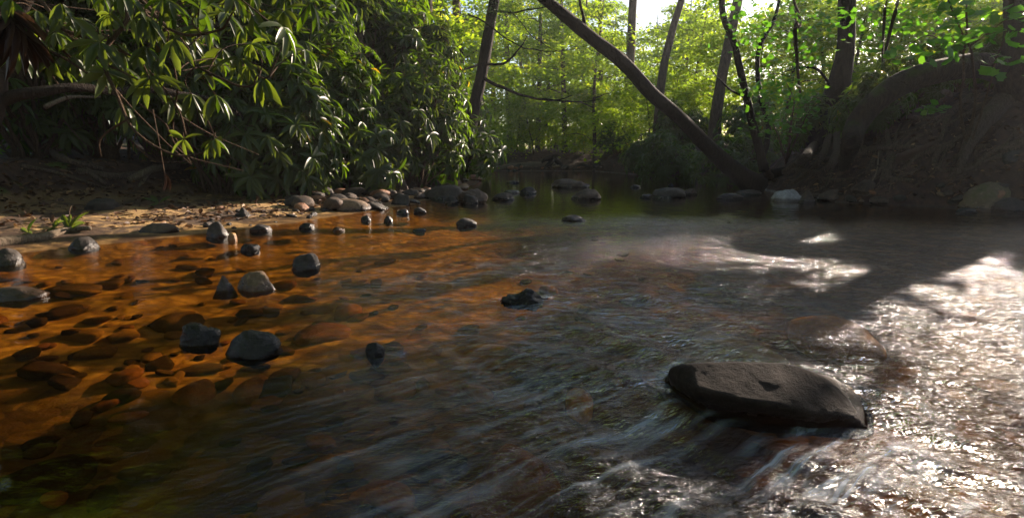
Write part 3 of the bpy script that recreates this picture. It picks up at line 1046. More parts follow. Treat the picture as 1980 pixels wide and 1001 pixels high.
LG = 'rhododendrons along the left bank'
RH = [
    # px, Y, variant, scale, rot, label
    (860, 16.5, 0, 1.15, .3, 'sunlit rhododendron overhanging the tip of the stony left shore'),
    (905, 21.0, 3, 1.1, 1.9, 'small rhododendron at the water where the left shore turns away'),
    (800, 14.2, 1, 1.1, 2.2, 'tall sunlit rhododendron behind the broad saddle boulder'),
    (730, 13.4, 0, 1.15, 4.0, 'sunlit rhododendron drooping over the leaning slab of the stony shore'),
    (650, 12.2, 2, 1.15, 5.1, 'low rhododendron drooping over the littered shore'),
    (600, 11.6, 4, 1.0, .9, 'tall glossy rhododendron at the back of the littered shore'),
    (520, 10.6, 3, 1.2, 2.7, 'bright rhododendron with leaves hanging to the ground at the back of the sand'),
    (440, 10.4, 1, 1.1, 3.6, 'tall dark rhododendron behind the arching stems'),
    (330, 10.8, 4, 1.0, 1.2, 'dark rhododendron standing behind the sand bank'),
    (210, 10.6, 1, 1.1, 5.5, 'shaded rhododendron above the mossy root tangle'),
    (70, 9.6, 4, 1.0, 4.4, 'shaded rhododendron by the reddish trunk at the left edge'),
    (760, 17.5, 4, 1.25, .2, 'tall rhododendron in the second row below the slim straight trunk'),
    (850, 20.5, 4, 1.2, 3.1, 'tall rhododendron in the second row left of the big leaning trunk'),
    (650, 16.0, 4, 1.3, 2.0, 'tall rhododendron in the second row round the crooked dark trunk'),
    (500, 14.0, 4, 1.35, 5.0, 'very tall dark rhododendron rising at the back of the thicket'),
    (330, 13.5, 1, 1.5, 1.0, 'very tall dark rhododendron behind the fallen limb'),
    (140, 12.5, 4, 1.3, 2.5, 'very tall dark rhododendron at the far back of the left corner'),
]
for px, Y, vr, sc, rt, lab in RH:
    rhodo(px, Y, vr, lab, sc, rt)
# raised crowns: bigger old rhododendrons reaching above the frame on the left
for px, Y, vr, sc, rt, dz, lab in [
    (560, 12.6, 1, 1.35, .4, 1.6, 'old rhododendron whose dark crown fills the top left of centre'),
    (420, 11.4, 4, 1.15, 1.4, 1.5, 'old rhododendron whose crown hangs over the top of the arching stems'),
    (250, 10.6, 1, 1.3, 2.4, 1.4, 'old rhododendron whose crown hangs over the mossy tangle'),
    (60, 9.4, 1, 1.25, 3.4, 1.3, 'old rhododendron whose crown fills the top left corner'),
    (720, 15.4, 1, 1.35, 4.4, 1.9, 'old rhododendron whose crown rises beside the slim straight trunk'),
    (840, 18.6, 4, 1.1, 5.4, 1.7, 'old rhododendron whose crown reaches the big leaning trunk'),
]:
    rhodo(px, Y, vr, lab, sc, rt, dz=dz)
RG = 'rhododendrons on the right bank'
for px, Y, vr, sc, rt, lab in [
    (1300, 19.0, 3, .9, .5, 'rhododendron on the earth bank behind the lower half of the leaning trunk'),
    (1250, 23.5, 0, .85, 2.5, 'sunlit rhododendron above the far right shore'),
    (1320, 24.5, 3, 1.05, .1, 'rhododendron in the back row seen above the middle of the leaning trunk'),
    (1420, 16.5, 2, .9, 3.0, 'low rhododendron leaning over the water by the leaning trunk'),
    (1450, 21.5, 3, 1.0, 4.0, 'dark rhododendron seen between the two slim forking stems'),
    (1195, 29.5, 3, .9, 5.2, 'far rhododendron at the right end of the far shore'),
]:
    rhodo(px, Y, vr, lab, sc, rt, RG)
for px, Y, vr, sc, rt, lab in [
    (1665, 11.6, 3, .62, 1.0, 'dark drooping rhododendron in front of the thick right trunk'),
    (1735, 12.4, 3, .65, 2.6, 'dark drooping rhododendron right of the thick right trunk'),
    (1830, 13.5, 0, .8, 4.2, 'rhododendron on the crest behind the arched root'),
    (1905, 11.6, 3, .62, .7, 'small rhododendron added for shade on the crest just left of the old mossy tree base'),  # this bush and the next are added to shade the water below
    (1990, 11.8, 3, .7, 2.2, 'rhododendron added for shade on the crest at the right edge behind the old mossy tree base'),
    (1570, 14.0, 3, .8, 3.3, 'rhododendron left of the thick right trunk on the crest'),
]:
    rhodo(px, Y, vr, lab, sc, rt, RG)

# the near branches that arch into the top left corner
nb = empty('rhododendron', (-3.6, 4.9, gz(-6, 5)), 'near rhododendron whose arching stems and big leaves hang into the top left', 'shrub', LG)
nb.location = (-6.2, 5.2, gz(-6.2, 5.2))
root0 = Vector((-6.2, 5.2, gz(-6.2, 5.2) - .1))
tb = Tubes()
stems = [
    [root0, at(-60, -160, 5.0), at(225, -10, 4.6), at(195, 120, 4.4), at(250, 230, 4.3), at(330, 300, 4.3), at(395, 292, 4.4), at(412, 255, 4.4)],
    [root0, at(60, -180, 5.2), at(255, 0, 4.9), at(330, 90, 4.7), at(400, 140, 4.5), at(470, 165, 4.4), at(520, 150, 4.3)],
    [root0, at(100, -200, 5.0), at(262, -12, 4.5), at(345, 65, 4.3), at(420, 60, 4.0), at(450, 20, 3.9)],
    [root0, at(-30, 60, 5.2), at(90, 95, 4.8), at(180, 150, 4.7), at(235, 190, 4.6)],
    [root0, at(0, 20, 5.2), at(130, 60, 5.0), at(265, 120, 4.9), at(340, 205, 4.8), at(360, 260, 4.7)],
    [at(330, 90, 4.7), at(345, 170, 4.8), at(330, 250, 4.9), at(370, 315, 5.0)],
    [at(195, 120, 4.4), at(260, 150, 4.3), at(300, 165, 4.2)],
    [at(250, 230, 4.3), at(200, 265, 4.4), at(195, 300, 4.5)],
    [root0, at(60, -150, 4.6), at(330, -60, 4.1), at(440, -20, 3.8), at(545, 60, 3.9)],
]
for k, s in enumerate(stems):
    tb.add(s, [.022, .016, .010, .006] if k < 5 else [.009, .007, .004], 40, 6, .05, wiggle=.05, seed=k)
rg = np.random.default_rng(77)
WH = [(450, 20, 3.9), (520, 150, 4.3), (412, 255, 4.4), (300, 165, 4.2), (235, 190, 4.6), (360, 265, 4.7), (195, 120, 4.4), (345, 65, 4.3), (400, 140, 4.5),
      (215, 40, 4.5), (150, 30, 4.8), (110, 10, 4.6), (60, 40, 4.9), (290, 30, 4.5), (330, 0, 4.2), (390, 10, 4.1), (500, 30, 4.2), (545, 60, 3.9), (270, 90, 4.6),
      (310, 120, 4.6), (240, 130, 4.6), (170, 90, 4.7), (90, 95, 4.8), (460, 110, 4.3), (490, 90, 4.4), (330, 205, 4.8), (420, 195, 4.6), (370, 180, 4.6), (430, 30, 4.4), (560, 20, 4.3), (590, 80, 4.6),
      (470, -20, 4.0), (250, -10, 4.4), (180, -10, 4.5), (30, -5, 4.6), (205, 70, 4.3), (355, 20, 4.3), (600, 0, 4.5), (100, 60, 4.5)]
C = np.array([at(*w)[:] for w in WH])
C = C + rg.normal(size=C.shape) * .03
extra = np.array([at(rg.uniform(20, 560), rg.uniform(-30, 130), rg.uniform(4.7, 5.8))[:] for _ in range(46)])
C = np.vstack([C, extra])
WH = list(C)
STP = np.vstack([catmull([tuple(p) for p in st_], 40)[8:] for st_ in stems])
for k, c in enumerate(C):
    j = np.argmin(np.linalg.norm(STP - c, axis=1))
    if np.linalg.norm(STP[j] - c) < 1.6:
        tb.add([STP[j], (STP[j] + c) / 2 + rg.normal(size=3) * .05 + np.array([0, 0, .03]), c], [.006, .005, .003], 10, 5, 0, seed=k)
link('stem', tb.mesh('stem', nb.location), M['stem'], nb)
A = np.array([(rg.normal() * .5 + .3, -.4 + rg.normal() * .3, .6 + rg.normal() * .3) for _ in WH])
O, D, N, L, T = whorls(C, A, rg, (6, 10), (.16, .24), (.5, 1.8))
T = np.where(T < .99, T * .62, T)
me = leaves('foliage', long_leaf(.2, .2), O - np.array(nb.location), D, N, L, L * .27, T)
link('foliage', me, M['rhodo'], nb)
# twigs joining those rosettes to the stems
# ------------------------------------------------------------------ trees


def spray_crown(name, regions, leaf_len, seed, tpl, wid=.62, keep=None, flat=.16, origin=(0, 0, 0)):
    """crown of flat sprays of leaves: regions = (centre, radii, sprays, leaves per spray, spray radius)"""
    rg = np.random.default_rng(seed)
    O, D, N, T = [], [], [], []
    for c, r, ns, nl, sr in regions:
        c, r = np.array(c), np.array(r)
        for _ in range(ns):
            d = rg.normal(size=3)
            d /= np.linalg.norm(d)
            p = c + d * r * rg.uniform(.25, 1.0) ** .5
            if keep and not keep(p): continue
            tilt = rg.normal(size=2) * .22
            q = rg.normal(size=(nl, 3)) * np.array([sr, sr, sr * flat]) * .6
            q[:, 2] += q[:, 0] * tilt[0] + q[:, 1] * tilt[1] - .18 * (q[:, 0] ** 2 + q[:, 1] ** 2) / max(sr, .1)
            O.append(p + q)
            dd = rg.normal(size=(nl, 3))
            dd[:, 2] = dd[:, 2] * .3 - .3
            D.append(dd)
            nn = rg.normal(size=(nl, 3)) * .38
            nn[:, 2] += 1
            N.append(nn)
            T.append(np.clip(rg.uniform(.15, .8) + rg.normal(size=nl) * .15, 0, 1))
    O, D, N, T = np.vstack(O), np.vstack(D), np.vstack(N), np.concatenate(T)
    L = leaf_len * rg.uniform(.7, 1.25, len(O))
    return leaves(name, tpl, O - np.array(origin), D, N, L, L * wid, T)


SL = small_leaf()


def bg_tree(seed, h, cr, z0, ns, nl, leaf, r0):
    rg = np.random.default_rng(seed)
    tb = Tubes()
    top = np.array([rg.normal() * .5, rg.normal() * .5, h])
    mid = top * .5 + np.array([rg.normal() * .15, rg.normal() * .15, 0])
    tc = tb.add([(0, 0, -.3), (0.0, 0, .5), mid, top], [r0 * 1.6, r0, r0 * .7, r0 * .15], 26, 9, .07, seed=seed)
    regs = []
    nb_ = 12
    for k in range(nb_):
        f = (k + .5) / nb_
        zb = z0 + (h * .92 - z0) * f
        j = np.argmin(np.abs(tc[:, 2] - zb))
        th = k * 2.4 + rg.normal() * .3
        ln = cr * (1 - .55 * f) * rg.uniform(.75, 1.15)
        e = tc[j] + np.array([math.cos(th) * ln, math.sin(th) * ln, rg.uniform(.0, .25) * ln])
        m = (tc[j] + e) / 2 + np.array([0, 0, .12 * ln])
        tb.add([tc[j], m, e], [r0 * .3, r0 * .18, r0 * .05], 10, 5, 0, wiggle=.2, seed=k + seed)
        regs.append((e * .75 + tc[j] * .25, (ln * .5, ln * .5, .45), ns // nb_, nl, .55))
        regs.append((e * .4 + tc[j] * .6, (ln * .4, ln * .4, .4), ns // nb_ // 2, nl, .5))
    fol = spray_crown('crown', regs, leaf, seed + 1, SL)
    trunk = tb.mesh('trunk')
    fol.materials.append(M['beech'])
    trunk.materials.append(M['bark'])
    return trunk, fol


TALL = [bg_tree(900 + k, 15, 3.6, 3.2, 150, 40, .2, .2) for k in range(3)]
LOW = [bg_tree(950 + k, 6.5, 2.6, .8, 100, 38, .17, .09) for k in range(3)]
YOUNG = [bg_tree(980 + k, 3.6, 1.5, .4, 80, 34, .14, .04) for k in range(2)]


def plant_tree(px, Y, src, sc, rot, label, group, name='tree', x=None):
    if x is None:
        x = (px - 990.0) / FPX * Y * CP
    o = empty(name, (x, Y, gz(x, Y)), label, 'tree', group)
    o.scale = (sc, sc, sc)
    o.rotation_euler = (0, 0, rot)
    link('trunk', src[0], None, o)
    link('crown', src[1], None, o)
    return o


rg = np.random.default_rng(5)
G1 = 'tall trees of the far wood'
for px, Y in [(985, 40), (1040, 36), (1075, 47), (1092, 33.5), (1125, 43), (1160, 38), (1010, 52), (1110, 55), (1180, 54), (950, 46), (1060, 60)]:
    plant_tree(px, Y, TALL[int(rg.integers(3))], rg.uniform(.8, 1.05), rg.uniform(0, 6), 'tall straight tree with bright yellow green leaves in the wood beyond the far shore', G1)
G2 = 'tall trees behind the left thicket and unseen trees added for shade'
for px, Y in [(880, 26), (800, 24), (700, 21), (600, 23), (480, 19), (350, 21), (200, 18), (60, 16), (900, 34), (760, 32), (560, 30), (-120, 12), (-300, 9.0)]:
    plant_tree(px, Y, TALL[int(rg.integers(3))], rg.uniform(.85, 1.1), rg.uniform(0, 6), 'unseen tall leafy tree added around the camera to block skylight', G2)
for x_, y_ in [(-7, -1), (-10, 3), (-6, -6), (-1, -8), (-13, -3), (4, -9), (-3, -11), (-9, 6.5)]:  # trees out of view, added to cut skylight on the lower left water
    plant_tree(0, y_, TALL[int(rg.integers(3))], rg.uniform(1.0, 1.2), rg.uniform(0, 6), 'unseen tall leafy tree added around the camera to block skylight', G2, x=x_)
ov = plant_tree(0, .5, TALL[0], .9, 1.0, 'great leafy tree on the near left bank whose crown roofs the stream', G2, x=-6.4)  # tree added out of view to keep skylight off the water
me = spray_crown('crown', [((2.6, .6, 8.2), (3.9, 5.5, 1.2), 520, 44, .6), ((0, 6, 7.5), (3.4, 3, 1.2), 160, 40, .6)], .16, 71, SL)  # dense crown added overhead, out of view, to keep skylight off the water
me.materials.append(M['beech'])
for c_ in list(ov.children):
    if c_.name.startswith('crown'): c_.data = me
G3 = 'low leafy trees of the right wood'
for px, Y in [(1150, 31), (1330, 31), (1390, 27), (1450, 29), (1510, 25), (1560, 29), (1620, 24), (1680, 28), (1730, 23),
              (1790, 27), (1850, 24), (1910, 27), (1970, 23), (1700, 25), (1760, 28.5), (1820, 26), (1880, 25), (1940, 28), (2020, 26), (1590, 26), (1540, 27.5)]:
    plant_tree(px, Y, LOW[int(rg.integers(3))], rg.uniform(.85, 1.1) * min(1.25, Y / 26), rg.uniform(0, 6), 'low tree with bright sunlit leaves in the wood behind the right bank', G3)
for px, Y in [(1310, 44), (1262, 52), (1285, 47), (1335, 50), (955, 44), (1050, 43), (1025, 56), (1130, 58), (920, 50)]:
    plant_tree(px, Y, LOW[int(rg.integers(3))], rg.uniform(1.5, 1.9), rg.uniform(0, 6), 'spreading tree with pale green leaves filling the wood beyond the far shore', 'spreading trees of the far wood')
G4 = 'young trees of the far shore'
for px, Y in [(960, 32), (1000, 34), (1030, 33), (1130, 33), (1170, 32.5), (1210, 30), (1255, 27), (1005, 38), (1065, 38), (1110, 39), (1150, 41), (1230, 35), (930, 29), (1300, 28)]:
    plant_tree(px, Y, YOUNG[int(rg.integers(2))], rg.uniform(.8, 1.2), rg.uniform(0, 6), 'young bushy tree with small green leaves on the far shore', G4)


# the far wood beyond, one mass of leaves
rgw = np.random.default_rng(61)
regs = []
for _ in range(150):
    x_ = rgw.uniform(-38, 75)
    regs.append(((x_, rgw.uniform(62, 78), rgw.uniform(.5, 15)), (4, 2.5, 2.2), 5, 34, 1.5))
for _ in range(170):
    regs.append(((rgw.uniform(-25, 45), rgw.uniform(56, 66), rgw.uniform(-.2, 3.5)), (3.5, 2, 1.2), 5, 34, 1.2))
me = spray_crown('far_wood', regs, .5, 62, SL)
me.materials.append(M['beech'])
tag(link('far_wood', me), 'mass of pale green leaves of the far wood', 'wood', None, 'stuff')


def hero_tree(name, label, pts, rad, mat='bark', cat='tree', steps=48, sides=14, rough=.07, seed=0, branches=(), roots=(), crown=None, bmat=None):
    base = Vector(pts[0])
    o = empty(name, base, label, cat)
    tb = Tubes()
    tb.add(pts, rad, steps, sides, rough, seed=seed)
    link('trunk', tb.mesh('trunk', base), M[mat], o)
    for k, (bp, br) in enumerate(branches):
        t = Tubes()
        t.add(bp, br, 24, 6, .04, seed=k + seed, wiggle=.06)
        link('branch', t.mesh('branch', base), M[bmat or mat], o)
    for k, (bp, br) in enumerate(roots):
        t = Tubes()
        t.add(bp, br, 30, 9, .10, seed=k * 3 + seed, wiggle=.05)
        link('root', t.mesh('root', base), M['root'], o)
    if crown:
        link('crown', crown(base), None, o)
    return o


def broad_crown(regions, leaf, seed, mat='beech', tpl=SL, wid=.62):
    def f(base):
        me = spray_crown('crown', regions, leaf, seed, tpl, wid, origin=base)
        me.materials.append(M[mat])
        return me
    return f


def V3(p): return tuple(p)


# leaning trunk across the stream
hero_tree('leaning_tree', 'bare dark trunk leaning far out over the stream from the right bank',
          [at(1465, 362, 13.9), at(1430, 338, 13.7), at(1370, 285, 13.4), at(1310, 225, 13.1), at(1260, 182, 12.9), at(1205, 122, 12.6), at(1130, 63, 12.2), at(1052, -2, 11.8), at(960, -70, 11.4), at(880, -150, 11.0)],
          [.30, .235, .172, .157, .146, .135, .124, .113, .10, .09], 'bark_dark', steps=70, seed=2, rough=.11,
          branches=[([at(1130, 50, 12.2), at(1127, 30, 12.1), at(1122, 5, 12.0), at(1115, -40, 11.9)], [.05, .03, .025, .02]),
                    ([at(1465, 350, 13.9), at(1520, 330, 13.9), at(1560, 345, 13.5)], [.16, .10, .05])],
          crown=broad_crown([(at(900, -190, 10.9)[:], (1.6, 1.6, .9), 60, 40, .5), ((.8, 12.0, 5.6), (2.2, 2.0, .7), 30, 34, .4)], .1, 31))  # second leaf region is unseen, added to dapple the left bank with shade
# left bank trunks
hero_tree('tree', 'thick grey leaning trunk with bare side branches at the end of the left thicket',
          [at(893, 330, 17.5), at(912, 230, 17.6), at(930, 150, 17.7), at(946, 60, 17.8), at(958, -10, 17.9), at(975, -120, 18.1), at(985, -300, 18.4)],
          [.26, .2, .175, .165, .155, .14, .09], 'bark_dark', seed=5, rough=.10,
          branches=[([at(936, 152, 17.6), at(985, 175, 17.0), at(1030, 190, 16.4), at(1075, 195, 16.0), at(1105, 184, 15.8)], [.055, .045, .032, .02, .008]),
                    ([at(1030, 190, 16.4), at(1100, 196, 15.8), at(1160, 193, 15.4)], [.025, .016, .005]),
                    ([at(940, 125, 17.6), at(975, 122, 17.2), at(1005, 95, 16.9), at(1020, 70, 16.7)], [.04, .035, .025, .01]),
                    ([at(955, 20, 17.8), at(985, 25, 17.2), at(1030, 18, 16.6), at(1080, 10, 16.2)], [.04, .03, .02, .008]),
                    ([at(905, 28, 17.0), at(940, 45, 16.8), at(975, 72, 16.4), at(1010, 92, 16.0), at(1060, 98, 15.6), at(1120, 96, 15.2)], [.02, .025, .02, .016, .012, .006]),
                    ([at(985, 20, 16.8), at(1020, 60, 16.2), at(1060, 92, 15.8), at(1090, 104, 15.5)], [.016, .014, .01, .005])],
          crown=broad_crown([(at(1040, 25, 16.5)[:], (1.3, 1.0, .45), 46, 120, .5), (at(1000, -60, 17)[:], (2, 1.6, .9), 40, 110, .55), (at(985, -260, 18.2)[:], (2.4, 2, 1.6), 70, 90, .6)], .05, 33, 'hemlock', wid=.3))
hero_tree('tree', 'slim straight brown trunk rising behind the left thicket',
          [at(822, 330, 20), at(824, 200, 20), at(826, 60, 20), at(828, -60, 20), at(830, -350, 20)], [.2, .17, .16, .15, .1], 'bark', seed=7)
hero_tree('tree', 'crooked dark trunk inside the middle of the left thicket',
          [at(655, 300, 14.2), at(668, 200, 14.3), at(684, 110, 14.4), at(700, 20, 14.5), at(708, -60, 14.6), at(730, -300, 15)], [.17, .15, .14, .13, .12, .07], 'bark', seed=9)
hero_tree('tree', 'reddish brown trunk at the left edge with a long limb reaching right',
          [at(-70, 330, 6.9), at(-38, 260, 7.0), at(-8, 190, 7.1), at(-2, 100, 7.2), at(40, 20, 7.4), at(70, -60, 7.5), at(120, -320, 8)],
          [.2, .15, .11, .085, .075, .07, .05], 'bark_dark', seed=11,
          branches=[([at(-4, 200, 7.1), at(50, 182, 7.2), at(140, 172, 7.5), at(230, 176, 8.0), at(330, 180, 8.6), at(430, 200, 9.2), at(470, 230, 9.6)], [.08, .065, .06, .055, .05, .045, .03]),
                    ([at(25, 120, 7.2), at(50, 85, 7.0), at(90, 60, 6.8)], [.06, .04, .02])])
# right bank stems
hero_tree('tree', 'slim dark stem forking from the bank beside the leaning trunk',
          [at(1478, 330, 13.3), at(1468, 290, 13.3), at(1447, 205, 13.3), at(1428, 120, 13.2), at(1418, 80, 13.2), at(1398, 30, 13.1), at(1396, -20, 13.1), at(1392, -120, 13)],
          [.12, .095, .085, .075, .07, .065, .055, .03], 'bark_dark', seed=13,
          branches=[([at(1473, 310, 13.3), at(1485, 250, 13.6), at(1464, 150, 13.9), at(1472, 85, 14.0), at(1500, 30, 14.1), at(1512, -30, 14.2)], [.07, .06, .055, .05, .042, .03]),
                    ([at(1440, 190, 13.3), at(1400, 165, 13.0), at(1370, 130, 12.8)], [.03, .02, .008])],
          roots=[([at(1478, 325, 13.3), hit(1500, 350), hit(1540, 352)], [.09, .06, .03])])
hero_tree('tree', 'mid sized straight trunk leaning right behind the slim forking stem',
          [at(1375, 300, 22), at(1392, 170, 22), at(1408, 90, 22.2), at(1425, 10, 22.4), at(1440, -80, 22.6), at(1460, -200, 23)], [.24, .2, .185, .175, .16, .1], 'bark', seed=15)
hero_tree('tree', 'slim grey trunk seen below the bright gap of sky',
          [at(1268, 290, 25), at(1280, 150, 25), at(1300, 60, 25.3), at(1318, 0, 25.5), at(1335, -60, 25.8)], [.2, .17, .15, .14, .1], 'bark', seed=17)
hero_tree('tree', 'slim trunk standing in leaves left of the leaning trunk top',
          [at(1212, 300, 31), at(1216, 180, 31), at(1220, 80, 31), at(1224, 0, 31), at(1230, -120, 31)], [.28, .24, .22, .21, .18], 'bark', seed=18)

SUNV = np.array(SUN[:])
TY = hit(1600, 268).y
print('TY', TY)


def bankroot(pix, rad, lift=.6):
    out = []
    for k, p in enumerate(pix):
        q = hit(*p)
        r = np.interp(k / (len(pix) - 1), np.linspace(0, 1, len(rad)), rad)
        out.append(Vector((q.x, q.y, q.z + r * lift)))
    return out, rad


ROOTS1 = [
    ([(1600, 250), (1575, 285), (1540, 320), (1500, 345), (1470, 362)], [.13, .09, .06, .04]),
    ([(1605, 265), (1590, 310), (1560, 340), (1530, 358)], [.11, .08, .05, .03]),
    ([(1590, 240), (1560, 262), (1520, 272), (1495, 262), (1478, 250)], [.08, .055, .045, .02]),
    ([(1620, 265), (1615, 310), (1590, 338), (1545, 332), (1520, 340)], [.1, .085, .06, .03]),
    ([(1630, 255), (1600, 280), (1560, 300), (1520, 300)], [.07, .05, .03, .015]),
    ([(1615, 300), (1590, 345), (1600, 352), (1635, 350), (1660, 345)], [.06, .055, .045, .02]),
    ([(1570, 300), (1545, 330), (1500, 330), (1475, 345)], [.05, .04, .03, .015]),
]
hero_tree('tree', 'thick upright trunk on the crest of the right bank with roots spilling to the water',
          [hit(1598, 272) + Vector((0, .1, -.2)), at(1609, 215, TY), at(1625, 150, TY), at(1635, 90, TY), at(1637, 20, TY), at(1640, -60, TY), at(1645, -250, TY)],
          [.42, .32, .235, .19, .18, .17, .09], 'bark_dark', seed=19, sides=18,
          roots=[bankroot(p, r) for p, r in ROOTS1],
          branches=[([at(1612, 175, TY), at(1580, 135, TY - .2), at(1540, 132, TY - .4), at(1515, 140, TY - .5)], [.035, .03, .022, .01]),
                    ([at(1640, -40, TY), at(1690, -90, TY - .3), at(1760, -120, TY - .6)], [.07, .05, .02])],
          crown=broad_crown([((9.0, 12.3, 4.95), (1.05, 1.0, .75), 190, 46, .35)], .11, 35))  # crown out of view, shaped to throw shade on the lower left water
# old mossy tree base with the great arched root
ROOTS2 = [
    ([(1985, 175), (1930, 215), (1890, 260), (1870, 300), (1850, 340)], [.2, .15, .1, .06]),
    ([(1700, 205), (1740, 225), (1800, 235), (1840, 215), (1880, 190)], [.06, .06, .055, .03]),
    ([(1640, 300), (1690, 292), (1735, 290), (1790, 285)], [.09, .07, .06, .03]),
    ([(1722, 285), (1728, 315), (1715, 345), (1735, 352), (1770, 350)], [.085, .075, .06, .03]),
    ([(1900, 205), (1820, 250), (1740, 270), (1660, 300), (1590, 320)], [.04, .035, .03, .015]),
    ([(1990, 275), (1940, 290), (1900, 310), (1875, 330), (1830, 330)], [.07, .06, .05, .025]),
    ([(1840, 285), (1815, 295), (1805, 320), (1830, 335)], [.06, .05, .04, .02]),
    ([(1850, 210), (1780, 250), (1720, 265), (1680, 285)], [.035, .03, .025, .012]),
]
rgr = np.random.default_rng(91)
for k in range(22):
    sx, sy = rgr.uniform(1640, 1990), rgr.uniform(185, 290)
    ex, ey = sx - rgr.uniform(30, 190), rgr.uniform(335, 380)
    p = [(sx + (ex - sx) * f + rgr.normal() * 12 * (0 < f < 1), sy + (ey - sy) * f + rgr.normal() * 10 * (0 < f < 1)) for f in (0, .25, .5, .75, 1)]
    r0_ = rgr.uniform(.025, .07)
    ROOTS2.append((p, [r0_, r0_ * .85, r0_ * .6, r0_ * .3]))
arch = [at(2010, 190, 10.6), at(1965, 150, 10.3), at(1920, 130, 10.1), at(1870, 128, 9.9), at(1800, 142, 9.7), at(1740, 165, 9.6), at(1690, 200, 9.55), at(1655, 245, 9.6), at(1642, 290, 9.5), hit(1630, 325)]
ob = hero_tree('old_tree', 'old mossy tree base with a great arched root at the top of the right bank',
               [hit(1985, 190) + Vector((.3, .5, -.3)), at(1975, 120, 10.0), at(1968, 50, 10.2), at(1966, -20, 10.3), at(1966, -200, 10.5)], [.42, .30, .19, .17, .1], 'bark_moss', seed=23, sides=18,
               roots=[bankroot(p, r) for p, r in ROOTS2],
               branches=[([at(1966, -60, 10.4), (9.2, 10.3, 4.0), (8.6, 9.9, 4.4), (7.6, 9.5, 4.6)], [.09, .07, .05, .02])],
               crown=broad_crown([((8.4, 9.3, 4.1), (1.8, 1.2, .8), 14, 30, .3), ((10.2, 10.0, 4.8), (1.6, 1.5, .9), 14, 30, .3)], .11, 37))  # sparse leaves out of view, added to break up sunlight on the water
t = Tubes()
t.add(arch, [.30, .25, .21, .20, .19, .185, .18, .17, .14, .08], 60, 16, .09, seed=41)
bs = Vector(ob.location)
link('arched_root', t.mesh('arched_root', bs), M['bark_moss'], ob)

# sapling with big leaves on the right
BL = broad_leaf()


def quadify(F):
    return np.array([list(f) for f in F])


def big_leaves(name, C, rg, ln, origin, tone=(.3, .9)):
    n = len(C)
    D = rg.normal(size=(n, 3))
    D[:, 2] = D[:, 2] * .25 - .12
    N = rg.normal(size=(n, 3)) * .5
    N[:, 2] += 1
    L = rg.uniform(*ln, n)
    V, F = BL
    quads = [f for f in F if f[2] != f[3]]
    # end triangles are left as thin quads to keep one face size
    F4 = quads + [(f[0], f[1], f[2], f[0]) for f in F if f[2] == f[3]]
    F4 = [f for f in F4 if len(set(f)) == 4]
    return leaves(name, (V, np.array(F4)), C - np.array(origin), D, N, L, L * .85, rg.uniform(*tone, n))


def sapling(label, stems, leafspots, nper, ln, seed, spread=.16, name='sapling', mat='maple'):
    base = Vector(stems[0][0][0])
    o = empty(name, base, label, 'sapling')
    t = Tubes()
    for k, (p, r) in enumerate(stems):
        t.add(p, r, 26, 6, .04, seed=k, wiggle=.04)
    rg = np.random.default_rng(seed)
    C = []
    for s in leafspots:
        c = np.array(at(*s)[:])
        for _ in range(nper):
            q = c + rg.normal(size=3) * np.array([spread, spread, spread * .45])
            C.append(q)
    link('stem', t.mesh('stem', base), M['stem'], o)
    link('foliage', big_leaves('foliage', np.array(C), rg, ln, base), M[mat], o)
    return o


b0 = hit(1872, 285)
sapling('slender sapling with large bright green leaves growing on the right bank',
        [([b0, at(1858, 230, b0.y - .1), at(1862, 150, b0.y - .3), at(1866, 60, b0.y - .5), at(1870, -30, b0.y - .6)], [.03, .024, .02, .016, .01]),
         ([b0, at(1884, 200, b0.y - .1), at(1880, 110, b0.y - .3), at(1850, 40, b0.y - .6), at(1830, -10, b0.y - .8)], [.026, .022, .018, .012, .006]),
         ([b0, at(1900, 210, b0.y - .2), at(1925, 120, b0.y - .5), at(1945, 60, b0.y - .8)], [.022, .018, .014, .007]),
         ([at(1875, 90, b0.y - .4), at(1930, 50, b0.y - .8), at(1985, 20, b0.y - 1)], [.014, .01, .005]),
         ([at(1864, 120, b0.y - .4), at(1800, 70, b0.y - .8), at(1745, 95, b0.y - 1)], [.012, .009, .004])],
        [(1750, 95, b0.y - 1), (1775, 115, b0.y - 1), (1795, 105, b0.y - .9), (1830, 75, b0.y - .8), (1850, 60, b0.y - .9), (1860, 85, b0.y - .9), (1900, 75, b0.y - .9), (1915, 65, b0.y - 1), (1940, 40, b0.y - .9),
         (1960, 85, b0.y - 1), (1975, 60, b0.y - 1), (1960, 20, b0.y - .8), (1900, 20, b0.y - .7), (1850, 10, b0.y - .7), (1925, 120, b0.y - .9), (1945, 118, b0.y - .9), (1880, 40, b0.y - .8), (1985, 30, b0.y - 1), (1820, 20, b0.y - .8)],
        7, (.13, .24), 51)
b1 = hit(1800, 250)
sapling('small leafy sprig sprouting low on the rooty right bank',
        [([b1, at(1805, 225, b1.y - .2), at(1810, 212, b1.y - .4)], [.008, .006, .003])],
        [(1780, 212, b1.y - .3), (1800, 208, b1.y - .3), (1818, 212, b1.y - .4), (1800, 218, b1.y - .4)], 5, (.10, .17), 52, .07)
b2 = hit(1520, 318)
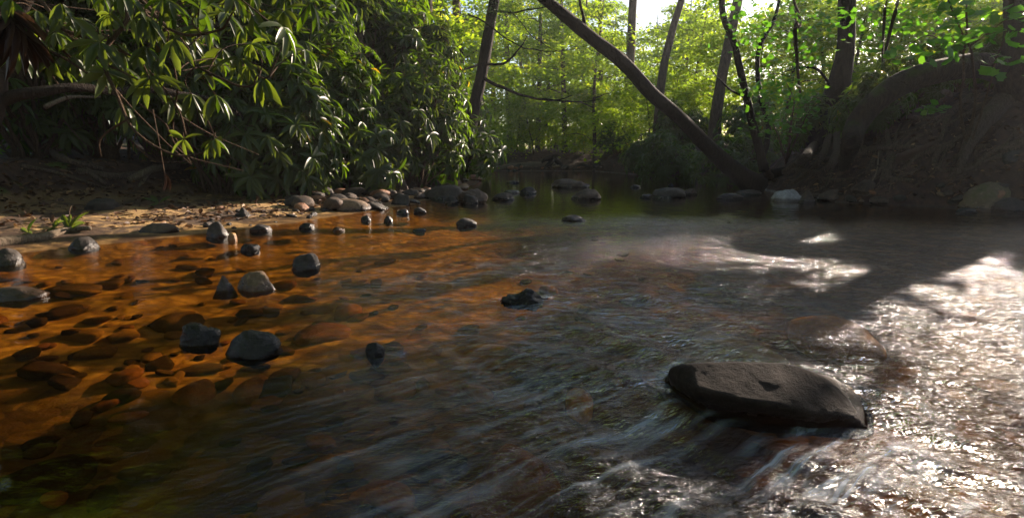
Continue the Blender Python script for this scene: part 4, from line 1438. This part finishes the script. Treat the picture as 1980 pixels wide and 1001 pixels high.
sapling('dense bright green maple shrub beside the slim forking stem',
        [([b2, at(1528, 260, 13), at(1535, 200, 12.8), at(1520, 160, 12.6)], [.03, .024, .015, .006]),
         ([b2, at(1500, 250, 13), at(1470, 210, 12.8)], [.02, .015, .006]), ([b2, at(1550, 240, 13), at(1575, 200, 12.8)], [.02, .015, .006])],
        [(1470, 200, 12.7), (1490, 180, 12.7), (1510, 165, 12.8), (1530, 185, 12.7), (1550, 205, 12.7), (1500, 215, 12.6), (1520, 225, 12.6), (1480, 235, 12.8), (1545, 170, 12.9), (1565, 185, 12.9),
         (1455, 175, 13), (1540, 245, 12.8), (1500, 250, 12.8), (1570, 220, 13), (1480, 160, 13), (1525, 145, 13)], 30, (.08, .14), 53, .24, 'shrub')
sapling('sapling with layered maple leaves high behind the slim forking stem',
        [([hit(1555, 250), at(1542, 130, 13), at(1546, 50, 12.8), at(1535, 0, 12.7), at(1525, -50, 12.6)], [.04, .035, .03, .025, .015])],
        [(x, y, 12.8 + .4 * math.sin(x)) for x, y in [(1480, 25), (1500, 55), (1520, 20), (1545, 65), (1560, 30), (1575, 85), (1500, 95), (1535, 110), (1590, 45), (1470, 70), (1600, 15), (1455, 40), (1440, 75), (1560, 115), (1430, 20)]],
        24, (.09, .15), 54, .32)
sapling('thin pair of leaning saplings right of the thick trunk',
        [([hit(1700, 170), at(1715, 90, 11.5), at(1738, 0, 11.4), at(1755, -60, 11.3)], [.03, .026, .02, .012]),
         ([hit(1705, 172), at(1708, 80, 11.7), at(1712, 20, 11.6), at(1722, -40, 11.5)], [.025, .02, .016, .01])],
        [(x, y, 11.3 + .4 * math.sin(x * 3)) for x, y in [(1690, 20), (1720, 40), (1750, 25), (1780, 45), (1700, 60), (1735, 70), (1770, 10), (1800, 25), (1670, 45), (1790, 70), (1830, 40)]],
        22, (.08, .14), 55, .3)
sapling('low shrub with glowing yellow leaves hanging over the far right shore',
        [([hit(1235, 318), at(1215, 295, 24), at(1190, 290, 23.6)], [.03, .02, .008]), ([hit(1240, 318), at(1250, 280, 24), at(1235, 268, 23.6)], [.03, .02, .008])],
        [(x, y, 23.8) for x, y in [(1160, 292), (1175, 286), (1195, 284), (1210, 278), (1225, 282), (1240, 274), (1255, 268), (1150, 302), (1230, 266), (1265, 276)]], 14, (.12, .2), 56, .28, 'shrub', 'beech')

# ------------------------------------------------------------------ wood on the ground
def stick(name, label, pts, rad, mat='drift', cat='stick', extra=(), sides=9, group=None, rough=.08, pname='twig'):
    base = Vector(pts[0])
    t = Tubes()
    t.add(pts, rad, 36, sides, rough, seed=len(label), wiggle=.02)
    me = t.mesh(name, base)
    o = link(name, me, M[mat], loc=base)
    tag(o, label, cat, group)
    for k, (p, r) in enumerate(extra):
        tt = Tubes()
        tt.add(p, r, 20, 6, .05, seed=k, wiggle=.03)
        link(pname, tt.mesh(pname, base), M[mat], o)
    return o


def gl(px, py, dz=.03):
    q = hit(px, py)
    return Vector((q.x, q.y, q.z + dz))


stick('driftwood', 'curved grey driftwood stick lying on the edge of the sand', [gl(-15, 478), gl(40, 470), gl(90, 462), gl(130, 450), gl(176, 448, .045)], [.055, .05, .045, .035, .025])
stick('branch', 'thin pale broken branch poking out under the fallen limb', [at(88, 207, 8.2), at(110, 197, 8.4), at(140, 188, 8.6), at(195, 187, 9.0)], [.03, .032, .025, .012], 'drift', 'branch')
stick('root', 'knotted driftwood root with short legs at the back of the sand', [gl(250, 350, .02), gl(275, 345, .08), gl(300, 338, .1), gl(345, 334, .12)], [.05, .07, .06, .05], 'drift', 'root',
      [([gl(290, 340, .1), gl(278, 352, .03), gl(268, 362, 0)], [.05, .04, .02])], pname='side_root')
TANGLE = [
    ('thick crooked root winding over the mossy ledge', [(20, 292), (60, 300), (95, 303), (120, 318), (160, 330), (200, 340)], [.07, .06, .05, .04], .10),
    ('hooked pale root rising from the mossy ledge', [(100, 304), (120, 306), (135, 296), (132, 280)], [.03, .035, .03, .02], .14),
    ('long dark half buried log at the back of the sand', [(150, 335), (230, 345), (330, 330), (420, 335), (480, 345)], [.06, .07, .06, .04], .03),
    ('thin root creeping along the foot of the left ledge', [(40, 325), (90, 335), (150, 352), (210, 370)], [.035, .03, .025, .012], .04),
    ('short mossy root stub below the left ledge', [(155, 325), (180, 345), (205, 362)], [.05, .05, .03], .05),
    ('thin curved stick leaning on the mossy ledge', [(160, 300), (170, 320), (190, 345), (200, 362)], [.012, .01, .008, .005], .10),
]
for lab, px_, rr_, lf in TANGLE:
    stick('root', lab, [gl(x, y, lf) for x, y in px_], rr_, 'root', 'root', rough=.12)
tw = [[(210, 160), (300, 255), (370, 318)], [(270, 200), (330, 250), (385, 322)], [(300, 170), (350, 260), (400, 300)], [(120, 230), (170, 280), (240, 300)], [(320, 240), (360, 300), (470, 330)],
      [(250, 270), (300, 310), (360, 312)], [(400, 230), (430, 290), (480, 325)], [(200, 220), (205, 270), (230, 325)], [(340, 220), (410, 260), (500, 300)], [(90, 130), (130, 190), (150, 230)]]
for k, p in enumerate(tw):
    Y = 7.6 + .5 * (k % 4)
    stick('twig', 'bare thin twig hanging among the arching stems over the sand', [at(x, y, Y + .25 * j) for j, (x, y) in enumerate(p)], [.011, .009, .005], 'stem', 'twig', sides=5, group='bare twigs over the sand bank', rough=0)

stick('fallen_log', 'long pale fallen log lying along the far shore', [at(955, 328, 30.2), at(1000, 321, 30.6), at(1050, 319, 30.9), at(1072, 318, 31)], [.16, .17, .17, .2], 'drift', 'log',
      [([at(995, 322, 30.5), at(1000, 330, 30.2)], [.08, .05]), ([at(1040, 321, 30.8), at(1030, 327, 30.4), at(1025, 331, 30)], [.06, .05, .03])], pname='side_branch')
st = empty('stump', at(1072, 318, 31.3), 'dark upturned stump with spread roots at the end of the fallen log', 'stump')
t = Tubes()
t.add([at(1072, 328, 31.2), at(1072, 312, 31.4), at(1070, 303, 31.5)], [.5, .35, .28], 14, 12, .15)
link('trunk', t.mesh('trunk', st.location), M['bark_dark'], st)
for p in [[(1068, 312), (1058, 322), (1050, 330)], [(1076, 312), (1084, 320), (1092, 327)], [(1074, 318), (1076, 328), (1074, 332)], [(1066, 306), (1055, 308), (1048, 314)]]:
    t = Tubes()
    t.add([at(x, y, 31.0 - .3 * j) for j, (x, y) in enumerate(p)], [.18, .12, .05], 12, 7, .1)
    link('root', t.mesh('root', st.location), M['bark_dark'], st)

# right bank loose wood
for lab, p, r in [
    ('curved bare stick arching over the roots of the right bank', [(1500, 258), (1525, 272), (1560, 276), (1600, 272)], [.03, .03, .026, .018]),
    ('thin pale stick standing against the right bank', [(1698, 300), (1695, 340), (1680, 365), (1676, 385)], [.012, .012, .01, .007]),
    ('long thin stick slanting to the water on the right bank', [(1790, 330), (1740, 350), (1690, 375), (1655, 385)], [.014, .014, .012, .006]),
    ('grey weathered branch end lying above the right bank roots', [(1800, 180), (1820, 183), (1840, 192)], [.06, .05, .03]),
]:
    stick('stick', lab, [gl(x, y, .06) for x, y in p], r, 'drift' if 'pale' in lab or 'grey' in lab else 'root')

# curled pale sheet of bark on the right bank
bk = []
c = hit(1760, 292)
for i in range(9):
    for j in range(5):
        u_, v_ = i / 8 - .5, j / 4 - .5
        bk.append((u_ * .62, -.12 - .05 * math.sin(u_ * 5), v_ * .16 + u_ * .26 + .05 * math.cos(v_ * 5) + .02 * math.sin(u_ * 23 + v_ * 9)))
V = np.array(bk)
V[:, 1] -= .05 * np.cos(np.tile(np.linspace(-2.2, 2.2, 5), 9))
V = np.vstack([V, V + np.array([0, .015, 0])])
F = []
for i in range(8):
    for j in range(4):
        a = i * 5 + j
        F += [(a, a + 1, a + 6, a + 5), (a + 45, a + 50, a + 51, a + 46)]
o = link('bark_piece', np_mesh('bark_piece', V, np.array(F)), M['dead_leaf'], loc=c)
tag(o, 'pale curled sheet of bark stuck on the right bank', 'bark')

# green sprig on the sand
sp = empty('leaf_sprig', hit(130, 448), 'fallen sprig of green leaves lying on sand behind the driftwood', 'sprig')
rg = np.random.default_rng(8)
C = np.array([(gl(x, y, .03))[:] for x, y in [(55, 455), (105, 446), (140, 440), (135, 450)]])
A = np.array([(rg.normal() * .3, -.6, .7) for _ in C])
O, D, N, L, T = whorls(C, A, rg, (5, 8), (.17, .24), (-.1, .15))
T = np.clip(T + .25, 0, .93)
link('foliage', leaves('foliage', long_leaf(.15, .2), O - np.array(sp.location), D, N, L, L * .27, T), M['rhodo'], sp)
t = Tubes()
t.add([gl(60, 455, .02), gl(105, 447, .03), gl(132, 447, .05), gl(142, 415, .12), gl(180, 404, .03)], [.006, .006, .005, .004], 24, 5, 0)
link('stem', t.mesh('stem', sp.location), M['stem'], sp)
sp2 = empty('leaf_sprig', hit(308, 398), 'two green leaves fallen flat on the littered sand', 'sprig')
C = np.array([gl(308, 397, .03)[:]])
O, D, N, L, T = whorls(C, np.array([(.1, -.5, .8)]), rg, (4, 5), (.18, .22), (-.1, .1))
link('foliage', leaves('foliage', long_leaf(.1, .2), O - np.array(sp2.location), D, N, L, L * .3, T), M['rhodo'], sp2)
# hanging dead leaf clusters
for lab, px, py, Y, n, ln, dr in [('cluster of withered brown leaves hanging above the sand', 318, 335, 7.4, (6, 8), (.2, .28), (3, 4)),
                                  ('large bunch of dead reddish leaves hanging in the top left corner', 15, 30, 4.6, (26, 30), (.3, .5), (1.2, 1.5))]:
    c = at(px, py, Y)
    e = empty('dead_leaf_cluster', c, lab, 'leaves')
    O, D, N, L, T = whorls(np.array([c[:]]), np.array([(.3, -.2, -.2)]), rg, n, ln, dr)
    link('foliage', leaves('foliage', long_leaf(.15, .5), O - np.array(c), D, N, L, L * .12, T * .35), M['dead_leaf'], e)
    t = Tubes()
    t.add([c, c + Vector((-.03, .02, .3)), c + Vector((-.12, .1, .8))], [.006, .006, .008], 10, 5, 0)
    link('stem', t.mesh('stem', c), M['stem'], e)

# leaf litter: nobody could count it
rg = np.random.default_rng(21)
pts = []
for reg, n in [((590, 345, 760, 400), 500), ((250, 345, 600, 430), 420), ((0, 250, 420, 380), 700), ((0, 350, 640, 440), 700), ((560, 345, 800, 405), 500), ((1420, 130, 1980, 385), 2200), ((960, 300, 1300, 328), 300)]:
    for _ in range(n):
        q = hit(rg.uniform(reg[0], reg[2]), rg.uniform(reg[1], reg[3]))
        if q.z > .03 and q.y < 40:
            pts.append((q.x, q.y, q.z + .01))
C = np.array(pts)
D = rg.normal(size=(len(C), 3)); D[:, 2] *= .25
N = rg.normal(size=(len(C), 3)) * .35; N[:, 2] += 1
L = rg.uniform(.05, .13, len(C))
V, F = long_leaf(.3, .35)
o = link('leaf_litter', leaves('leaf_litter', (V, F), C, D, N, L, L * .5, rg.uniform(0, 1, len(C)) ** 1.5), M['dead_leaf'])
tag(o, 'brown dead leaves littering the banks', 'leaf litter', None, 'stuff')

# ------------------------------------------------------------------ light
w = bpy.data.worlds.new('World')
scene.world = w
w.use_nodes = True
nt = w.node_tree
bg = nt.nodes['Background']
sky = nt.nodes.new('ShaderNodeTexSky')
sky.sky_type = 'NISHITA'
sky.sun_disc = False
sky.sun_elevation = SUN_EL
sky.sun_rotation = SUN_AZ
sky.air_density = 1.0
sky.dust_density = 1.0
sky.ozone_density = 1.0
nt.links.new(sky.outputs[0], bg.inputs['Color'])
bg.inputs['Strength'].default_value = 0.07
sl_ = bpy.data.lights.new('sun', 'SUN')
sl_.energy = 5.0
sl_.angle = R(.53)
sl_.color = (1.0, .82, .66)
so = bpy.data.objects.new('sun', sl_)
so.rotation_euler = SUN.to_track_quat('Z', 'Y').to_euler()
so.location = SUN * 60
COL.objects.link(so)

scene.view_settings.view_transform = 'Standard'
scene.view_settings.look = 'None'
scene.view_settings.exposure = 1.5
scene.view_settings.gamma = 1
cy = scene.cycles
cy.use_denoising = True
try:
    cy.denoiser = 'OPENIMAGEDENOISE'
except Exception:
    pass
cy.max_bounces = 8
cy.diffuse_bounces = 3
cy.glossy_bounces = 3
cy.transmission_bounces = 4
cy.transparent_max_bounces = 8
cy.sample_clamp_indirect = 4.0
cy.caustics_reflective = False
cy.caustics_refractive = False

# ------------------------------------------------------------------ haze between the trees
hz = bpy.data.materials.new('haze')
hz.use_nodes = True
hn = hz.node_tree
hn.nodes.clear()
ho = hn.nodes.new('ShaderNodeOutputMaterial')
pv = hn.nodes.new('ShaderNodeVolumePrincipled')
pv.inputs['Color'].default_value = (.92, .95, 1, 1)
pv.inputs['Density'].default_value = .0006
pv.inputs['Anisotropy'].default_value = .45
hn.links.new(pv.outputs[0], ho.inputs['Volume'])
X0, X1, Y0, Y1, Z0, Z1 = -170, 170, -45, 230, -3, 19
Vb = np.array([(x, y, z) for x in (X0, X1) for y in (Y0, Y1) for z in (Z0, Z1)], float)
Fb = np.array([(0, 1, 3, 2), (4, 6, 7, 5), (0, 4, 5, 1), (2, 3, 7, 6), (0, 2, 6, 4), (1, 5, 7, 3)])
tag(link('haze', np_mesh('haze', Vb, Fb, False), hz), 'pale morning haze between the trees', 'haze', None, 'stuff')
cy.volume_bounces = 0
